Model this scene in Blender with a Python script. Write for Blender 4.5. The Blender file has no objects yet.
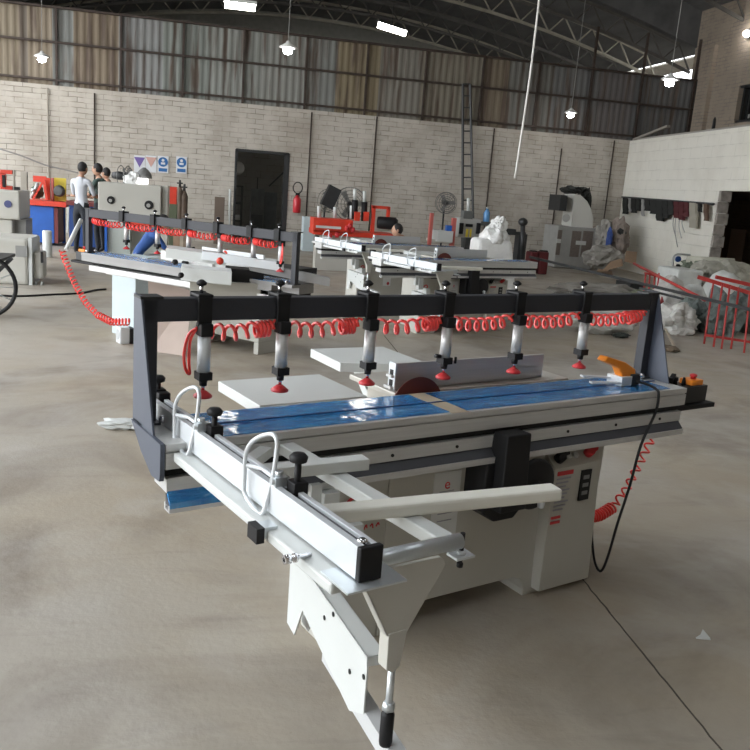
import bpy, bmesh, math, random
from mathutils import Vector, Matrix, noise
random.seed(7)
PI = math.pi
SC = bpy.context.scene
COL = SC.collection
R = math.radians
# ------------------------------------------------------------------ camera
F = 822.15; PITCH = R(12.784); ROLL = R(-4.412); YAW = R(-12.346); CH = 1.65
_f = Vector((0, math.cos(PITCH), -math.sin(PITCH))); _r = Vector((1, 0, 0)); _u = _r.cross(_f)
_c, _s = math.cos(ROLL), math.sin(ROLL)
_M = Matrix.Rotation(YAW, 3, 'Z')
CR = _M @ (_c * _r - _s * _u); CU = _M @ (_s * _r + _c * _u); CF = _M @ _f
CAM = Vector((0, 0, CH))
def ray(x, y): return CR * ((x - 375) / F) - CU * ((y - 375) / F) + CF
def Z(x, y, z=0.0):                       # point of the photo at height z
    d = ray(x, y); return CAM + d * ((z - CH) / d.z)
def P(x, y, Y):                           # point of the photo at room depth Y
    d = ray(x, y); return CAM + d * (Y / d.y)
cd = bpy.data.cameras.new('camera'); cam = bpy.data.objects.new('camera', cd); COL.objects.link(cam)
mw = Matrix((CR, CU, -CF)).transposed().to_4x4(); mw.translation = CAM
cam.matrix_world = mw
cd.sensor_width = 36; cd.lens = F / 750 * 36; cd.clip_start = .05; cd.clip_end = 300
SC.camera = cam
# ------------------------------------------------------------------ materials
MATS = {}
def mat(name, col, rough=.5, metal=0., var=0., scale=6., bump=0., col2=None, emit=None, spec=None, detail=4, stretch=None, bscale=None, alpha=None, coat=0):
    if name in MATS: return MATS[name]
    m = bpy.data.materials.new(name); m.use_nodes = True
    nt = m.node_tree; N = nt.nodes; L = nt.links
    b = N['Principled BSDF']
    b.inputs['Base Color'].default_value = (*col, 1)
    b.inputs['Roughness'].default_value = rough; b.inputs['Metallic'].default_value = metal
    if spec is not None: b.inputs['Specular IOR Level'].default_value = spec
    if coat: b.inputs['Coat Weight'].default_value = coat; b.inputs['Coat Roughness'].default_value = .08
    if alpha is not None: b.inputs['Alpha'].default_value = alpha
    if emit:
        b.inputs['Emission Color'].default_value = (*emit[:3], 1); b.inputs['Emission Strength'].default_value = emit[3]
    if var or col2 or bump:
        tc = N.new('ShaderNodeTexCoord'); mp = N.new('ShaderNodeMapping'); L.new(tc.outputs['Object'], mp.inputs[0])
        if stretch: mp.inputs['Scale'].default_value = stretch
        n = N.new('ShaderNodeTexNoise'); n.inputs['Scale'].default_value = scale; n.inputs['Detail'].default_value = detail
        L.new(mp.outputs[0], n.inputs['Vector'])
        c2 = col2 or tuple(max(0, c * (1 - var)) for c in col)
        c1 = col if col2 else tuple(min(1, c * (1 + var)) for c in col)
        cr = N.new('ShaderNodeValToRGB'); cr.color_ramp.elements[0].position = .32; cr.color_ramp.elements[1].position = .68
        cr.color_ramp.elements[0].color = (*c2, 1); cr.color_ramp.elements[1].color = (*c1, 1)
        L.new(n.outputs['Fac'], cr.inputs[0]); L.new(cr.outputs[0], b.inputs['Base Color'])
        if bump:
            n2 = N.new('ShaderNodeTexNoise'); n2.inputs['Scale'].default_value = bscale or scale * 3; n2.inputs['Detail'].default_value = 5
            L.new(mp.outputs[0], n2.inputs['Vector'])
            bp = N.new('ShaderNodeBump'); bp.inputs['Strength'].default_value = bump; bp.inputs['Distance'].default_value = .02
            L.new(n2.outputs['Fac'], bp.inputs['Height']); L.new(bp.outputs[0], b.inputs['Normal'])
    MATS[name] = m; return m
WHITE = mat('white_paint', (.57, .59, .575), .38, var=.03, scale=3)
CREAM = mat('cabinet_paint', (.46, .45, .405), .42, var=.03, scale=3)
ALU = mat('brushed_aluminium', (.56, .56, .55), .42, .4, var=.05, scale=4, stretch=(1, 30, 30))
ALUW = mat('bright_anodised_aluminium', (.64, .67, .69), .4, .25, var=.03, scale=4)
STEEL = mat('zinc_steel', (.62, .66, .68), .38, .7, var=.08, scale=9)
CHROME = mat('chrome', (.75, .75, .77), .15, 1)
BLK = mat('black_plastic', (.010, .010, .011), .55, spec=.3)
BLKM = mat('black_metal', (.02, .021, .022), .5, var=.2)
NAVY = mat('dark_slate_paint', (.026, .028, .035), .55, var=.08, scale=5)
SLATE = mat('slate_paint', (.068, .080, .108), .45, var=.06, scale=4)
RED = mat('red_rubber', (.55, .03, .035), .45)
COIL = mat('red_polyurethane', (1.0, .07, .06), .28, coat=.4)
GREYP = mat('grey_ledge_paint', (.055, .057, .066), .5, var=.06)
DARK = mat('dark_gap', (.012, .012, .012), .8)
TABLE = mat('machined_cast_iron', (.50, .48, .43), .42, .35, var=.08, scale=6)
ORANGE = mat('orange_plastic', (.85, .26, .02), .4)
YEL = mat('yellow_paint', (.70, .55, .06), .5, var=.1)
BLUEP = mat('blue_paint', (.012, .10, .42), .45, var=.12, scale=4)
ORED = mat('orange_red_paint', (.62, .045, .02), .45, var=.12)
PALEB = mat('pale_blue_paint', (.50, .58, .60), .45, var=.04)
SKIN = mat('skin', (.42, .24, .16), .6)
HAIR = mat('black_hair', (.012, .010, .010), .7)
LAMP = mat('lamp_glow', (1, 1, 1), .5, emit=(1, .98, .95, 60))
LAMPT = mat('tube_glow', (1, 1, 1), .5, emit=(1, .97, .88, 14))
def film_mat():
    m = mat('blue_protective_film', (.03, .27, .58), .14, col2=(.010, .12, .40), scale=7, stretch=(1.2, 6, 1), bump=.5, bscale=26, coat=.6)
    nt = m.node_tree; N = nt.nodes; L = nt.links; b = N['Principled BSDF']
    # whitish creases and bubbles in the film
    tc = N.new('ShaderNodeTexCoord'); mp = N.new('ShaderNodeMapping'); mp.inputs['Scale'].default_value = (2.2, 14, 1); mp.inputs['Rotation'].default_value = (0, 0, .04)
    n = N.new('ShaderNodeTexNoise'); n.inputs['Scale'].default_value = 4; n.inputs['Detail'].default_value = 8; n.inputs['Distortion'].default_value = 1.2
    L.new(tc.outputs['Object'], mp.inputs[0]); L.new(mp.outputs[0], n.inputs['Vector'])
    r = N.new('ShaderNodeValToRGB'); e = r.color_ramp.elements; e[0].position = .55; e[0].color = (0, 0, 0, 1); e[1].position = .72; e[1].color = (.7, .7, .7, 1)
    L.new(n.outputs['Fac'], r.inputs[0])
    mx = N.new('ShaderNodeMix'); mx.data_type = 'RGBA'
    src = b.inputs['Base Color'].links[0].from_socket
    L.new(r.outputs[0], mx.inputs['Factor']); L.new(src, mx.inputs[6]); mx.inputs[7].default_value = (.22, .50, .70, 1)
    L.new(mx.outputs[2], b.inputs['Base Color'])
    return m
FILM = film_mat()
# ------------------------------------------------------------------ mesh helpers
class MB:
    def __init__(s): s.bm = bmesh.new(); s.mi = 0; s.mats = []
    def m(s, material):
        if material not in s.mats: s.mats.append(material)
        s.mi = s.mats.index(material); return s
    def _f(s, vs, smooth=False):
        try:
            f = s.bm.faces.new(vs); f.material_index = s.mi; f.smooth = smooth; return f
        except ValueError: return None
    def hull8(s, p):                      # p: 4 bottom + 4 top, same order
        v = [s.bm.verts.new(q) for q in p]
        for q in ((0, 3, 2, 1), (4, 5, 6, 7), (0, 1, 5, 4), (1, 2, 6, 5), (2, 3, 7, 6), (3, 0, 4, 7)): s._f([v[i] for i in q])
        return s
    def box(s, x0, x1, y0, y1, z0, z1, bevel=0):
        if bevel:
            b2 = bmesh.new()
            c = Vector(((x0 + x1) / 2, (y0 + y1) / 2, (z0 + z1) / 2))
            bmesh.ops.create_cube(b2, size=1, matrix=Matrix.Translation(c) @ Matrix.Diagonal((abs(x1 - x0), abs(y1 - y0), abs(z1 - z0), 1)))
            bmesh.ops.bevel(b2, geom=b2.edges[:], offset=bevel, segments=2, affect='EDGES', profile=.7)
            mp = {v: s.bm.verts.new(v.co) for v in b2.verts}
            for f in b2.faces: s._f([mp[v] for v in f.verts])
            b2.free(); return s
        return s.hull8([(x0, y0, z0), (x1, y0, z0), (x1, y1, z0), (x0, y1, z0), (x0, y0, z1), (x1, y0, z1), (x1, y1, z1), (x0, y1, z1)])
    def bar(s, a, b, w, h, up=(0, 0, 1)):  # rectangular bar between two points
        a = Vector(a); b = Vector(b); d = (b - a).normalized(); up = Vector(up)
        sd = d.cross(up)
        if sd.length < 1e-4: sd = d.cross(Vector((1, 0, 0)))
        sd.normalize(); u = sd.cross(d)
        q = [(-1, -1), (1, -1), (1, 1), (-1, 1)]
        return s.hull8([a + sd * (w / 2 * i) + u * (h / 2 * j) for i, j in q] + [b + sd * (w / 2 * i) + u * (h / 2 * j) for i, j in q])
    def prism(s, pts, o, ex):              # polygon of 3D points extruded by vector ex
        ex = Vector(ex); a = [s.bm.verts.new(Vector(p) + Vector(o)) for p in pts]; b = [s.bm.verts.new(Vector(p) + Vector(o) + ex) for p in pts]
        s._f(list(reversed(a))); s._f(b); n = len(pts)
        for i in range(n): s._f([a[i], a[(i + 1) % n], b[(i + 1) % n], b[i]])
        return s
    def tube(s, pts, r, n=8, closed=False, cap=True, smooth=True):
        pts = [Vector(p) for p in pts]; rings = []; N = len(pts); prev = None
        for i, p in enumerate(pts):
            if closed: t = pts[(i + 1) % N] - pts[i - 1]
            else: t = pts[min(i + 1, N - 1)] - pts[max(i - 1, 0)]
            t.normalize()
            if prev is None:
                u = t.cross(Vector((0, 0, 1)))
                if u.length < .05: u = t.cross(Vector((1, 0, 0)))
            else: u = prev - t * prev.dot(t)
            u.normalize(); prev = u; w = t.cross(u)
            rr = r[i] if isinstance(r, (list, tuple)) else r
            rings.append([s.bm.verts.new(p + (u * math.cos(2 * PI * k / n) + w * math.sin(2 * PI * k / n)) * rr) for k in range(n)])
        M = N if closed else N - 1
        for i in range(M):
            A, B = rings[i], rings[(i + 1) % N]
            for k in range(n): s._f([A[k], A[(k + 1) % n], B[(k + 1) % n], B[k]], smooth)
        if cap and not closed: s._f(list(reversed(rings[0]))); s._f(rings[-1])
        return s
    def cyl(s, a, b, r, n=16, r2=None): return s.tube([a, b], [r, r if r2 is None else r2], n)
    def lathe(s, prof, c=(0, 0, 0), n=20, axis=(0, 0, 1)):   # prof: (radius, height)
        c = Vector(c); ax = Vector(axis).normalized(); u = ax.orthogonal().normalized(); w = ax.cross(u); rings = []
        for r, h in prof:
            rings.append([s.bm.verts.new(c + ax * h + (u * math.cos(2 * PI * k / n) + w * math.sin(2 * PI * k / n)) * max(r, 1e-4)) for k in range(n)])
        for A, B in zip(rings, rings[1:]):
            for k in range(n): s._f([A[k], A[(k + 1) % n], B[(k + 1) % n], B[k]], True)
        s._f(list(reversed(rings[0]))); s._f(rings[-1]); return s
    def ball(s, c, rx, ry=None, rz=None, n=10, jit=0, seed=0, fr=2.):
        ry = ry or rx; rz = rz or rx; b2 = bmesh.new()
        bmesh.ops.create_icosphere(b2, subdivisions=(2 if n <= 10 else (3 if n <= 20 else 4)), radius=1)
        mp = {}
        for v in b2.verts:
            q = v.co.copy()
            if jit: q *= 1 + jit * noise.fractal(q * fr + Vector((seed * 7.3, seed * 3.1, 0)), 1, 2, 4)
            mp[v] = s.bm.verts.new(Vector(c) + Vector((q.x * rx, q.y * ry, q.z * rz)))
        for f in b2.faces: s._f([mp[v] for v in f.verts], jit == 0 or jit < .25)
        b2.free(); return s
    def done(s, name, material=None, parent=None, bevel=0, loc=None, rz=0):
        bmesh.ops.recalc_face_normals(s.bm, faces=s.bm.faces[:])
        me = bpy.data.meshes.new(name); s.bm.to_mesh(me); s.bm.free()
        ms = s.mats or [material]
        for q in ms: me.materials.append(q)
        o = bpy.data.objects.new(name, me); COL.objects.link(o)
        if bevel:
            b = o.modifiers.new('bevel', 'BEVEL'); b.width = bevel; b.segments = 2; b.limit_method = 'ANGLE'; b.harden_normals = False
        if parent: o.parent = parent
        if loc is not None: o.location = loc
        o.rotation_euler.z = rz
        return o
def tag(o, label, cat, group=None, kind=None):
    if label: o['label'] = label
    if cat: o['category'] = cat
    if group: o['group'] = group
    if kind: o['kind'] = kind
    return o
def thing(name, label, cat, loc=(0, 0, 0), rz=0, group=None):
    o = bpy.data.objects.new(name, None); COL.objects.link(o); o.location = loc; o.rotation_euler.z = rz
    o.empty_display_size = .1
    return tag(o, label, cat, group)
def struct(o): o['kind'] = 'structure'; return o
def kids(o): return [c for c in bpy.data.objects if c.parent == o]
def copy_tree(o, parent=None, skip=()):
    c = o.copy(); COL.objects.link(c)
    c.parent = parent
    for ch in kids(o):
        if ch.name.split('.')[0] in skip: continue
        copy_tree(ch, c, skip)
    return c
def text_mesh(s, size, material, name, parent, mtx, ext=.0008):
    cu = bpy.data.curves.new('txt', 'FONT'); cu.body = s; cu.size = size; cu.extrude = ext; cu.align_x = 'CENTER'; cu.align_y = 'CENTER'
    t = bpy.data.objects.new('txt', cu); COL.objects.link(t)
    dg = bpy.context.evaluated_depsgraph_get(); dg.update()
    me = bpy.data.meshes.new_from_object(t.evaluated_get(dg))
    bpy.data.objects.remove(t); me.materials.clear(); me.materials.append(material)
    me.transform(mtx)
    o = bpy.data.objects.new(name, me); COL.objects.link(o); o.parent = parent; return o
def helix(path, rad, turns, per=12, squash=1.):
    "helix along a poly-path of points"
    path = [Vector(p) for p in path]; L = [0]
    for a, b in zip(path, path[1:]): L.append(L[-1] + (b - a).length)
    out = []; n = int(turns * per); prev = None
    for i in range(n + 1):
        t = i / n; s = t * L[-1]; k = 0
        while k < len(path) - 2 and L[k + 1] < s: k += 1
        f = (s - L[k]) / max(1e-9, L[k + 1] - L[k]); p = path[k].lerp(path[k + 1], f)
        k2 = min(len(path) - 2, k + (1 if f > .5 else 0)); d = (path[k + 1] - path[k]).normalized()
        if k2 != k: d = d.lerp((path[k2 + 1] - path[k2]).normalized(), f - .5).normalized()
        elif f < .5 and k > 0: d = (path[k] - path[k - 1]).normalized().lerp(d, f + .5).normalized()
        u = (d.cross(Vector((0, 0, 1))) if prev is None else prev - d * prev.dot(d)).normalized(); prev = u; w = d.cross(u)
        a = 2 * PI * turns * t
        out.append(p + (u * math.cos(a) + w * math.sin(a) * squash) * rad)
    return out

def smooth(pts, n=5):
    pts = [Vector(p) for p in pts]; out = []
    for i in range(len(pts) - 1):
        p0 = pts[max(0, i - 1)]; p1 = pts[i]; p2 = pts[i + 1]; p3 = pts[min(len(pts) - 1, i + 2)]
        for k in range(n):
            t = k / n; out.append(.5 * ((2 * p1) + (p2 - p0) * t + (2 * p0 - 5 * p1 + 4 * p2 - p3) * t * t + (3 * p1 - p0 - 3 * p2 + p3) * t ** 3))
    return out + [pts[-1]]
# ------------------------------------------------------------------ the panel saw
OM = Vector((1.722, 3.145, 0)); AM = R(21.666)
mx_ = Vector((math.cos(AM), math.sin(AM), 0)); my_ = Vector((-math.sin(AM), math.cos(AM), 0))
def ML(x, y, b):                          # photo point on the machine's vertical plane b, in machine coordinates
    d = ray(x, y); t = ((OM + my_ * b - CAM).dot(my_)) / d.dot(my_); p = CAM + d * t - OM
    return Vector((p.dot(mx_), p.dot(my_), p.z))
saw = thing('panel_saw', 'nearest sliding table panel saw with dark overhead clamp beam and blue film on its table', 'saw', OM, AM)
def cabinet():
    m = MB()
    pts = [(-1.12, 0, 0), (-1.08, 0, 0), (-1.06, 0, .07), (-1.02, 0, .10), (-.45, 0, .10), (-.40, 0, .085), (-.375, 0, .03), (-.375, 0, 0), (0, 0, 0), (.02, 0, .64), (-1.12, 0, .66)]
    m.prism(pts, (0, 0, 0), (0, .70, 0)); m.box(-1.34, -1.12, 0, .20, 0, .66)
    return m.done('cabinet', CREAM, saw, bevel=.006)
cab = cabinet()
# support block under the sliding table
MB().box(-1.2, -.1, .0, .2, .655, .70).done('carriage_support', BLKM, saw)
# tapered control box on the right front
m = MB(); m.hull8([(-.325, -.045, .03), (-.02, -.045, .03), (-.0, .02, .03), (-.33, .02, .03), (-.345, -.065, .592), (-.075, -.065, .598), (.01, .02, .598), (-.34, .02, .592)])
m.hull8([(-.345, -.065, .592), (-.075, -.065, .598), (.01, .02, .598), (-.34, .02, .592), (-.345, .0, .650), (-.09, .0, .655), (.0, .02, .655), (-.34, .02, .650)])
cb = m.done('control_box', CREAM, saw, bevel=.004)
def on_slope(a, t): return Vector((a, -.065 + .065 * t - .004, .595 + .057 * t))
nrm = Vector((0, -.66, .75)).normalized()
m = MB(); 
for a, sw in ((-.305, .022),):
    m.cyl(on_slope(a, .45), on_slope(a, .45) + nrm * .03, .022); m.bar(on_slope(a, .45) + nrm * .03 + Vector((-.02, 0, 0)), on_slope(a, .45) + nrm * .03 + Vector((.035, 0, .01)), .014, .014)
m.done('rotary_switch', BLK, cb)
for a in (-.245, -.205): MB().cyl(on_slope(a, .5), on_slope(a, .5) + nrm * .012, .013).done('push_button', WHITE, cb)
MB().cyl(on_slope(-.13, .5), on_slope(-.13, .5) + nrm * .03, .02).cyl(on_slope(-.10, .65), on_slope(-.10, .65) + nrm * .03, .018).done('emergency_button', RED, cb)
MB().box(-.325, -.235, -.0675, -.064, .558, .576).done('red_header_strip', RED, cb)
m = MB()
for i in range(9): m.box(-.325, -.245 - (i % 3) * .012, -.067, -.064, .540 - i * .017, .546 - i * .017)
m.done('printed_text', mat('grey_print', (.32, .32, .36), .6), cb)
lab = MB().box(-.185, -.125, -.070, -.064, .43, .565).done('black_label', BLK, cb)
m = MB()
for i in range(3): m.box(-.172, -.138, -.0715, -.0700, .455 + i * .035, .472 + i * .035)
m.done('label_print', mat('label_grey', (.2, .2, .2), .6), lab)
m = MB()
for i in range(2): m.box(-.325, -.272, -.0625, -.0585, .365 - i * .022, .376 - i * .022)
m.done('red_print', RED, cb)
# white label sheet and red marks on the cabinet
sh = MB().box(-.915, -.785, -.003, -.0005, .30, .625).done('information_sheet', mat('label_paper', (.62, .63, .62), .4), saw)
text_mesh('e', .06, RED, 'red_emblem', sh, Matrix.Translation((-.85, -.004, .575)) @ Matrix.Rotation(PI / 2, 4, 'X'))
m = MB()
for i in range(5): m.box(-.885, -.815, -.0042, -.003, .545 - i * .03, .549 - i * .03)
m.done('fine_print', mat('grey_print', (.3, .3, .34), .6), sh)
m = MB(); m.lathe([(.022, 0), (.022, .001)], (-.83, -.0035, .335), 20, (0, -1, 0)); m.done('red_seal', RED, sh)
text_mesh('e', .17, RED, 'red_emblem', saw, Matrix.Translation((-1.27, -.0015, .56)) @ Matrix.Rotation(PI / 2, 4, 'X') @ Matrix.Rotation(.15, 4, 'Z'))
m = MB()
for k in range(9): x_ = -1.255 + k * .013; m.bar((x_, -.0015, .452 + .004 * (k % 3)), (x_ + (.008 if k % 2 else -.003), -.0015, .470), .002, .0045, up=(1, 0, 0))
m.done('red_lettering', RED, saw)
# black dust hood / motor cover
m = MB(); m.hull8([(-.73, -.18, .50), (-.60, -.18, .50), (-.60, .0, .50), (-.73, .0, .50), (-.722, -.167, .80), (-.602, -.167, .80), (-.602, -.09, .80), (-.722, -.09, .80)])
hood = m.done('motor_cover', BLK, saw, bevel=.006)
m = MB(); m.prism([(-.765, 0, .68), (-.60, 0, .68), (-.54, 0, .64), (-.54, 0, .50), (-.60, 0, .44), (-.70, 0, .44), (-.765, 0, .49)], (0, -.12, 0), (0, .125, 0)); m.done('lower_cover', BLK, hood, bevel=.008)
m = MB(); m.lathe([(.02, 0), (.098, .004), (.104, .016), (.104, .024), (.094, .032), (.03, .030)], (-.515, -.105, .572), 32, (0, -1, 0)); m.lathe([(.015, -.1), (.018, .05)], (-.515, -.105, .572), 12, (0, -1, 0))
hw = m.done('handwheel', BLK, saw)
MB().cyl((-.50, -.13, .52), (-.50, -.165, .52), .01).lathe([(.012, 0), (.017, .01), (.013, .05)], (-.50, -.16, .535), 12, (0, 0, -1)).done('crank_grip', ALUW, hw)
# sliding table
TL, TR_ = -1.985, .405
m = MB().m(ALU)
m.box(TL, TR_, -.09, .195, .862, .885); m.box(TL + .0, TR_, -.083, .10, .857, .862); m.box(TL, TR_, -.09, .10, .807, .857); m.box(TL + .2, TR_, .10, .19, .81, .862)
tbl = m.done('sliding_table', ALU, saw, bevel=.002)
MB().box(TL + .01, TR_ - .01, -.066, .08, .779, .807).done('guide_channel', DARK, tbl)
def film(a0, a1, n=60):
    m = MB(); bm = m.bm; rows = []
    for j in range(9):
        rows.append([bm.verts.new((a0 + (a1 - a0) * i / n, -.072 + .255 * j / 8, .8865 + .0022 * max(0, noise.fractal(Vector((i * .35, j * 1.1, a0)), 1, 2, 3)))) for i in range(n + 1)])
    for j in range(8):
        for i in range(n): m._f([rows[j][i], rows[j][i + 1], rows[j + 1][i + 1], rows[j + 1][i]], True)
    return m
for a0, a1 in ((-1.86, -.93), (-.855, .31)):
    m = film(a0, a1); m.box(a0, a1, -.071, .182, .8850, .8862)
    m.done('protective_film', FILM, tbl)
MB().box(-.93, -.855, -.088, .19, .885, .8868).done('bare_strip', mat('bare_tan_strip', (.42, .35, .25), .5, var=.1), tbl)
m = MB(); m.box(-1.90, .36, .052, .058, .8852, .8895); m.done('table_groove', mat('groove_blue', (.006, .045, .18), .4), tbl)
# base rail with ledge and lip
m = MB().m(ALU)
m.box(TL + .005, TR_ - .015, -.088, .02, .735, .780); m.box(TL + .2, TR_ - .1, .02, .19, .735, .780)
m.m(GREYP); m.hull8([(TL + .005, -.110, .685), (TR_ - .015, -.110, .685), (TR_ - .015, -.08, .685), (TL + .005, -.08, .685), (TL + .005, -.110, .705), (TR_ - .015, -.110, .705), (TR_ - .015, -.08, .7349), (TL + .005, -.08, .7349)])
m.m(ALU); m.box(TL + .005, TR_ - .015, -.114, -.07, .680, .704)
base = m.done('base_rail', ALU, saw, bevel=.0015)
for i in range(8): MB().lathe([(.006, 0), (.006, .004)], (-1.75 + i * .285, -.088, .757), 10, (0, -1, 0)).done('rail_screw', DARK, base)
MB().hull8([(-1.978, -.117, .695), (-1.62, -.117, .695), (-1.62, -.086, .695), (-1.978, -.086, .695), (-1.978, -.116, .712), (-1.62, -.116, .712), (-1.62, -.086, .742), (-1.978, -.086, .742)]).done('rail_film', FILM, base)
# end bracket of the table (left), blue grey plate
m = MB(); m.prism([(0, -.095, .888), (0, .18, .888), (0, .08, .815), (0, -.02, .77), (0, -.09, .775), (0, -.095, .80)], (-2.003, 0, 0), (.014, 0, 0)); m.done('end_bracket', SLATE, saw)
# posts + gussets + beam
def post(a, side):
    m = MB(); m.box(a - .022, a + .022, .12, .165, .885, 1.283)
    p = m.done('beam_post', NAVY, saw, bevel=.002)
    x = a + side * .024
    MB().prism([(0, .19, .886), (0, -.005, .886), (0, .125, 1.285), (0, .19, 1.285)], (x, 0, 0), (side * .006, 0, 0)).done('gusset_plate', SLATE, p)
    MB().box(a - .03, a + .03, .10, .18, .885, .893).done('foot_plate', NAVY, p)
    for q in ((.035, .10), (.035, .195)): MB().lathe([(.012, 0), (.012, .012), (.007, .02)], (a - side * q[0], q[1], .895), 8).done('foot_bolt', CHROME, p)
post(-1.965, -1); post(.36, 1)
bm_ = MB().box(-1.985, .335, .12, .165, 1.205, 1.277).done('clamp_beam', NAVY, saw, bevel=.004)
MB().box(-2.0, -1.93, .11, .175, 1.277, 1.284).done('beam_cap', BLKM, bm_); MB().box(.30, .385, .11, .175, 1.277, 1.284).done('beam_cap', BLKM, bm_)
CA = [-1.797, -1.525, -1.177, -.831, -.469, -.089]
for i, a in enumerate(CA):
    c = thing('pneumatic_clamp', None, None); c.parent = saw
    a_ = a
    m = MB(); m.box(a_ - .023, a_ + .023, .106, .119, 1.19, 1.290); m.box(a_ - .026, a_ + .026, .168, .18, 1.2, 1.292); m.box(a_ - .025, a_ + .025, .104, .18, 1.2795, 1.290)
    m.box(a_ - .020, a_ + .020, .086, .135, 1.160, 1.20)
    m.done('clamp_bracket', BLK, c, bevel=.003)
    m = MB(); m.cyl((a_, .145, 1.29), (a_, .145, 1.312), .006); m.m(CHROME); m.m(BLK)
    m = MB().m(CHROME).cyl((a_, .145, 1.29), (a_, .145, 1.315), .006, 8).m(BLK).lathe([(.008, 0), (.016, .004), (.018, .010), (.010, .017), (.005, .02)], (a_, .145, 1.312), 8)
    m.done('tightening_knob', BLK, c)
    MB().lathe([(.021, 0), (.021, .12)], (a_, .11, 1.04), 18).done('cylinder_barrel', ALU if i else ALUW, c)
    m = MB().m(BLK).box(a_ - .022, a_ + .022, .088, .132, 1.02, 1.045).lathe([(.012, 0), (.014, .02)], (a_, .11, 1.0), 12)
    if i == 3: m.cyl((a_ - .03, .1, 1.05), (a_ - .055, .1, 1.055), .008, 8).cyl((a_ + .045, .1, 1.02), (a_ + .045, .1, 1.045), .005, 8)
    m.done('lower_cap', BLK, c)
    m = MB().m(CHROME).lathe([(.006, 0), (.006, .03)], (a_, .11, .985), 8).m(RED).lathe([(.029, 0), (.03, .006), (.02, .014), (.009, .022)], (a_, .11, .962), 16)
    m.done('pressing_foot', RED, c)
# red coil hose along the beam
def hang(a0, a1, turns, sag=.012):
    pts = [(a0 + (a1 - a0) * t, .14, 1.172 - sag * math.sin(PI * t)) for t in [k / 6 for k in range(7)]]
    return helix(pts, .024, turns, 12)
segs = [(CA[0] + .03, CA[1] - .03, 5), (CA[1] + .03, CA[2] - .05, 6), (CA[2] + .03, CA[3] - .03, 6), (CA[3] + .03, CA[4] - .03, 7), (CA[4] + .03, CA[5] - .03, 7), (CA[5] + .03, .30, 8)]
for k, (a0, a1, tn) in enumerate(segs):
    m = MB()
    if k in (0, 1, 2): 
        sp = a1 - .055; m.tube(hang(a0, sp, tn - 1), .0062, 6); m.tube(helix([(sp, .14, 1.168), (a1, .14, 1.172)], .024, 4, 12), .0062, 6)
    elif k == 5: m.tube(hang(a0, a1 - .08, 6), .0062, 6); m.tube(helix([(a1 - .08, .14, 1.165), (a1, .14, 1.18)], .026, 4, 12), .0062, 6)
    else: m.tube(hang(a0, a1, tn), .0062, 6)
    m.tube([(a0 - .012, .12, 1.19), (a0 - .004, .13, 1.195), (a0, .14, 1.19)], .005, 6)
    m.tube([(a1, .14, 1.175), (a1 + .01, .13, 1.20), (a1 + .02, .12, 1.195)], .005, 6)
    m.done('coil_hose', COIL, bm_)
m = MB(); m.tube(smooth([(CA[0] - .02, .12, 1.185), (CA[0] - .04, .14, 1.16), (CA[0] - .05, .15, 1.10), (CA[0] - .045, .15, 1.05), (CA[0] - .03, .15, 1.03), (CA[0] - .033, .15, 1.07), (CA[0] - .035, .14, 1.14), (CA[0] - .02, .125, 1.18)]), .005, 6); m.done('coil_hose', COIL, bm_)
# supply hose under the right end
pts = [ML(x, y, .1) for x, y in ((652, 438), (640, 462), (626, 490), (613, 507), (600, 515), (590, 517))]
MB().tube(helix(pts[:4], .018, 8, 12), .005, 6).tube(helix(pts[3:], .024, 9, 12), .006, 6).done('supply_hose', COIL, saw)
# switch box on right end
m = MB().box(.405, .645, -.03, .06, .79, .868); sb = m.done('switch_box', BLKM, saw, bevel=.003)
MB().box(.38, .69, -.05, .08, .765, .785).done('box_tray', BLK, sb)
MB().box(.535, .62, -.02, .05, .868, .893).done('orange_housing', ORANGE, sb, bevel=.004)
MB().lathe([(.012, 0), (.012, .012), (.017, .013), (.017, .022), (.008, .026)], (.58, .01, .892), 14).done('stop_button', RED, sb)
m = MB()
for a in (.44, .475): m.lathe([(.014, 0), (.012, .02), (.016, .022), (.014, .038)], (a, .03, .866), 10)
m.bar((.43, .02, .89), (.49, .05, .905), .02, .02); m.tube([(.49, 0, .87), (.50, 0, .905), (.515, .01, .90), (.525, .01, .866)], .006, 8); m.done('valve_knobs', BLK, sb)
# extension tables, main table, blade, rip fence
MB().box(-1.545, -1.10, .215, .585, .845, .885).done('extension_table', WHITE, saw, bevel=.003)
MB().prism([(-.88, 1.06, 0), (-.49, 1.03, 0), (-.50, .60, 0), (-.90, .75, 0)], (0, 0, .845), (0, 0, .04)).done('extension_table', WHITE, saw)
MB().box(-1.40, -1.36, .3, .5, .65, .845).box(-1.40, -1.2, .36, .40, .65, .69).done('table_bracket', WHITE, saw)
MB().bar((-.69, .72, .82), (-.69, 1.0, .82), .05, .04).bar((-.69, .70, .60), (-.69, .95, .83), .04, .04).done('table_bracket', WHITE, saw)
MB().box(-.97, -.02, .222, .56, .862, .884).box(-.9, -.1, .25, .52, .66, .862).done('main_table', TABLE, saw, bevel=.003)
m = MB(); m.lathe([(.125, -.0015), (.125, .0015)], (-.865, .212, .82), 48, (0, 1, 0)); bl = m.done('saw_blade', mat('red_coated_blade', (.17, .045, .035), .4, .5), saw)
m = MB().m(ALU).box(-.945, -.15, .262, .275, .888, .992).box(-.965, -.15, .262, .31, .888, .90).box(-.965, -.15, .262, .30, .935, .945)
rf = m.done('rip_fence', ALU, saw, bevel=.0015)
MB().m(ALUW).box(-.952, -.944, .255, .30, .886, .994).m(DARK).box(-.9535, -.9515, .268, .29, .895, .925).box(-.9535, -.9515, .268, .29, .945, .965).done('fence_end_cap', ALUW, rf)
MB().box(-.55, -.5, .31, .40, .885, .95).done('fence_clamp', BLKM, rf)
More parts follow.
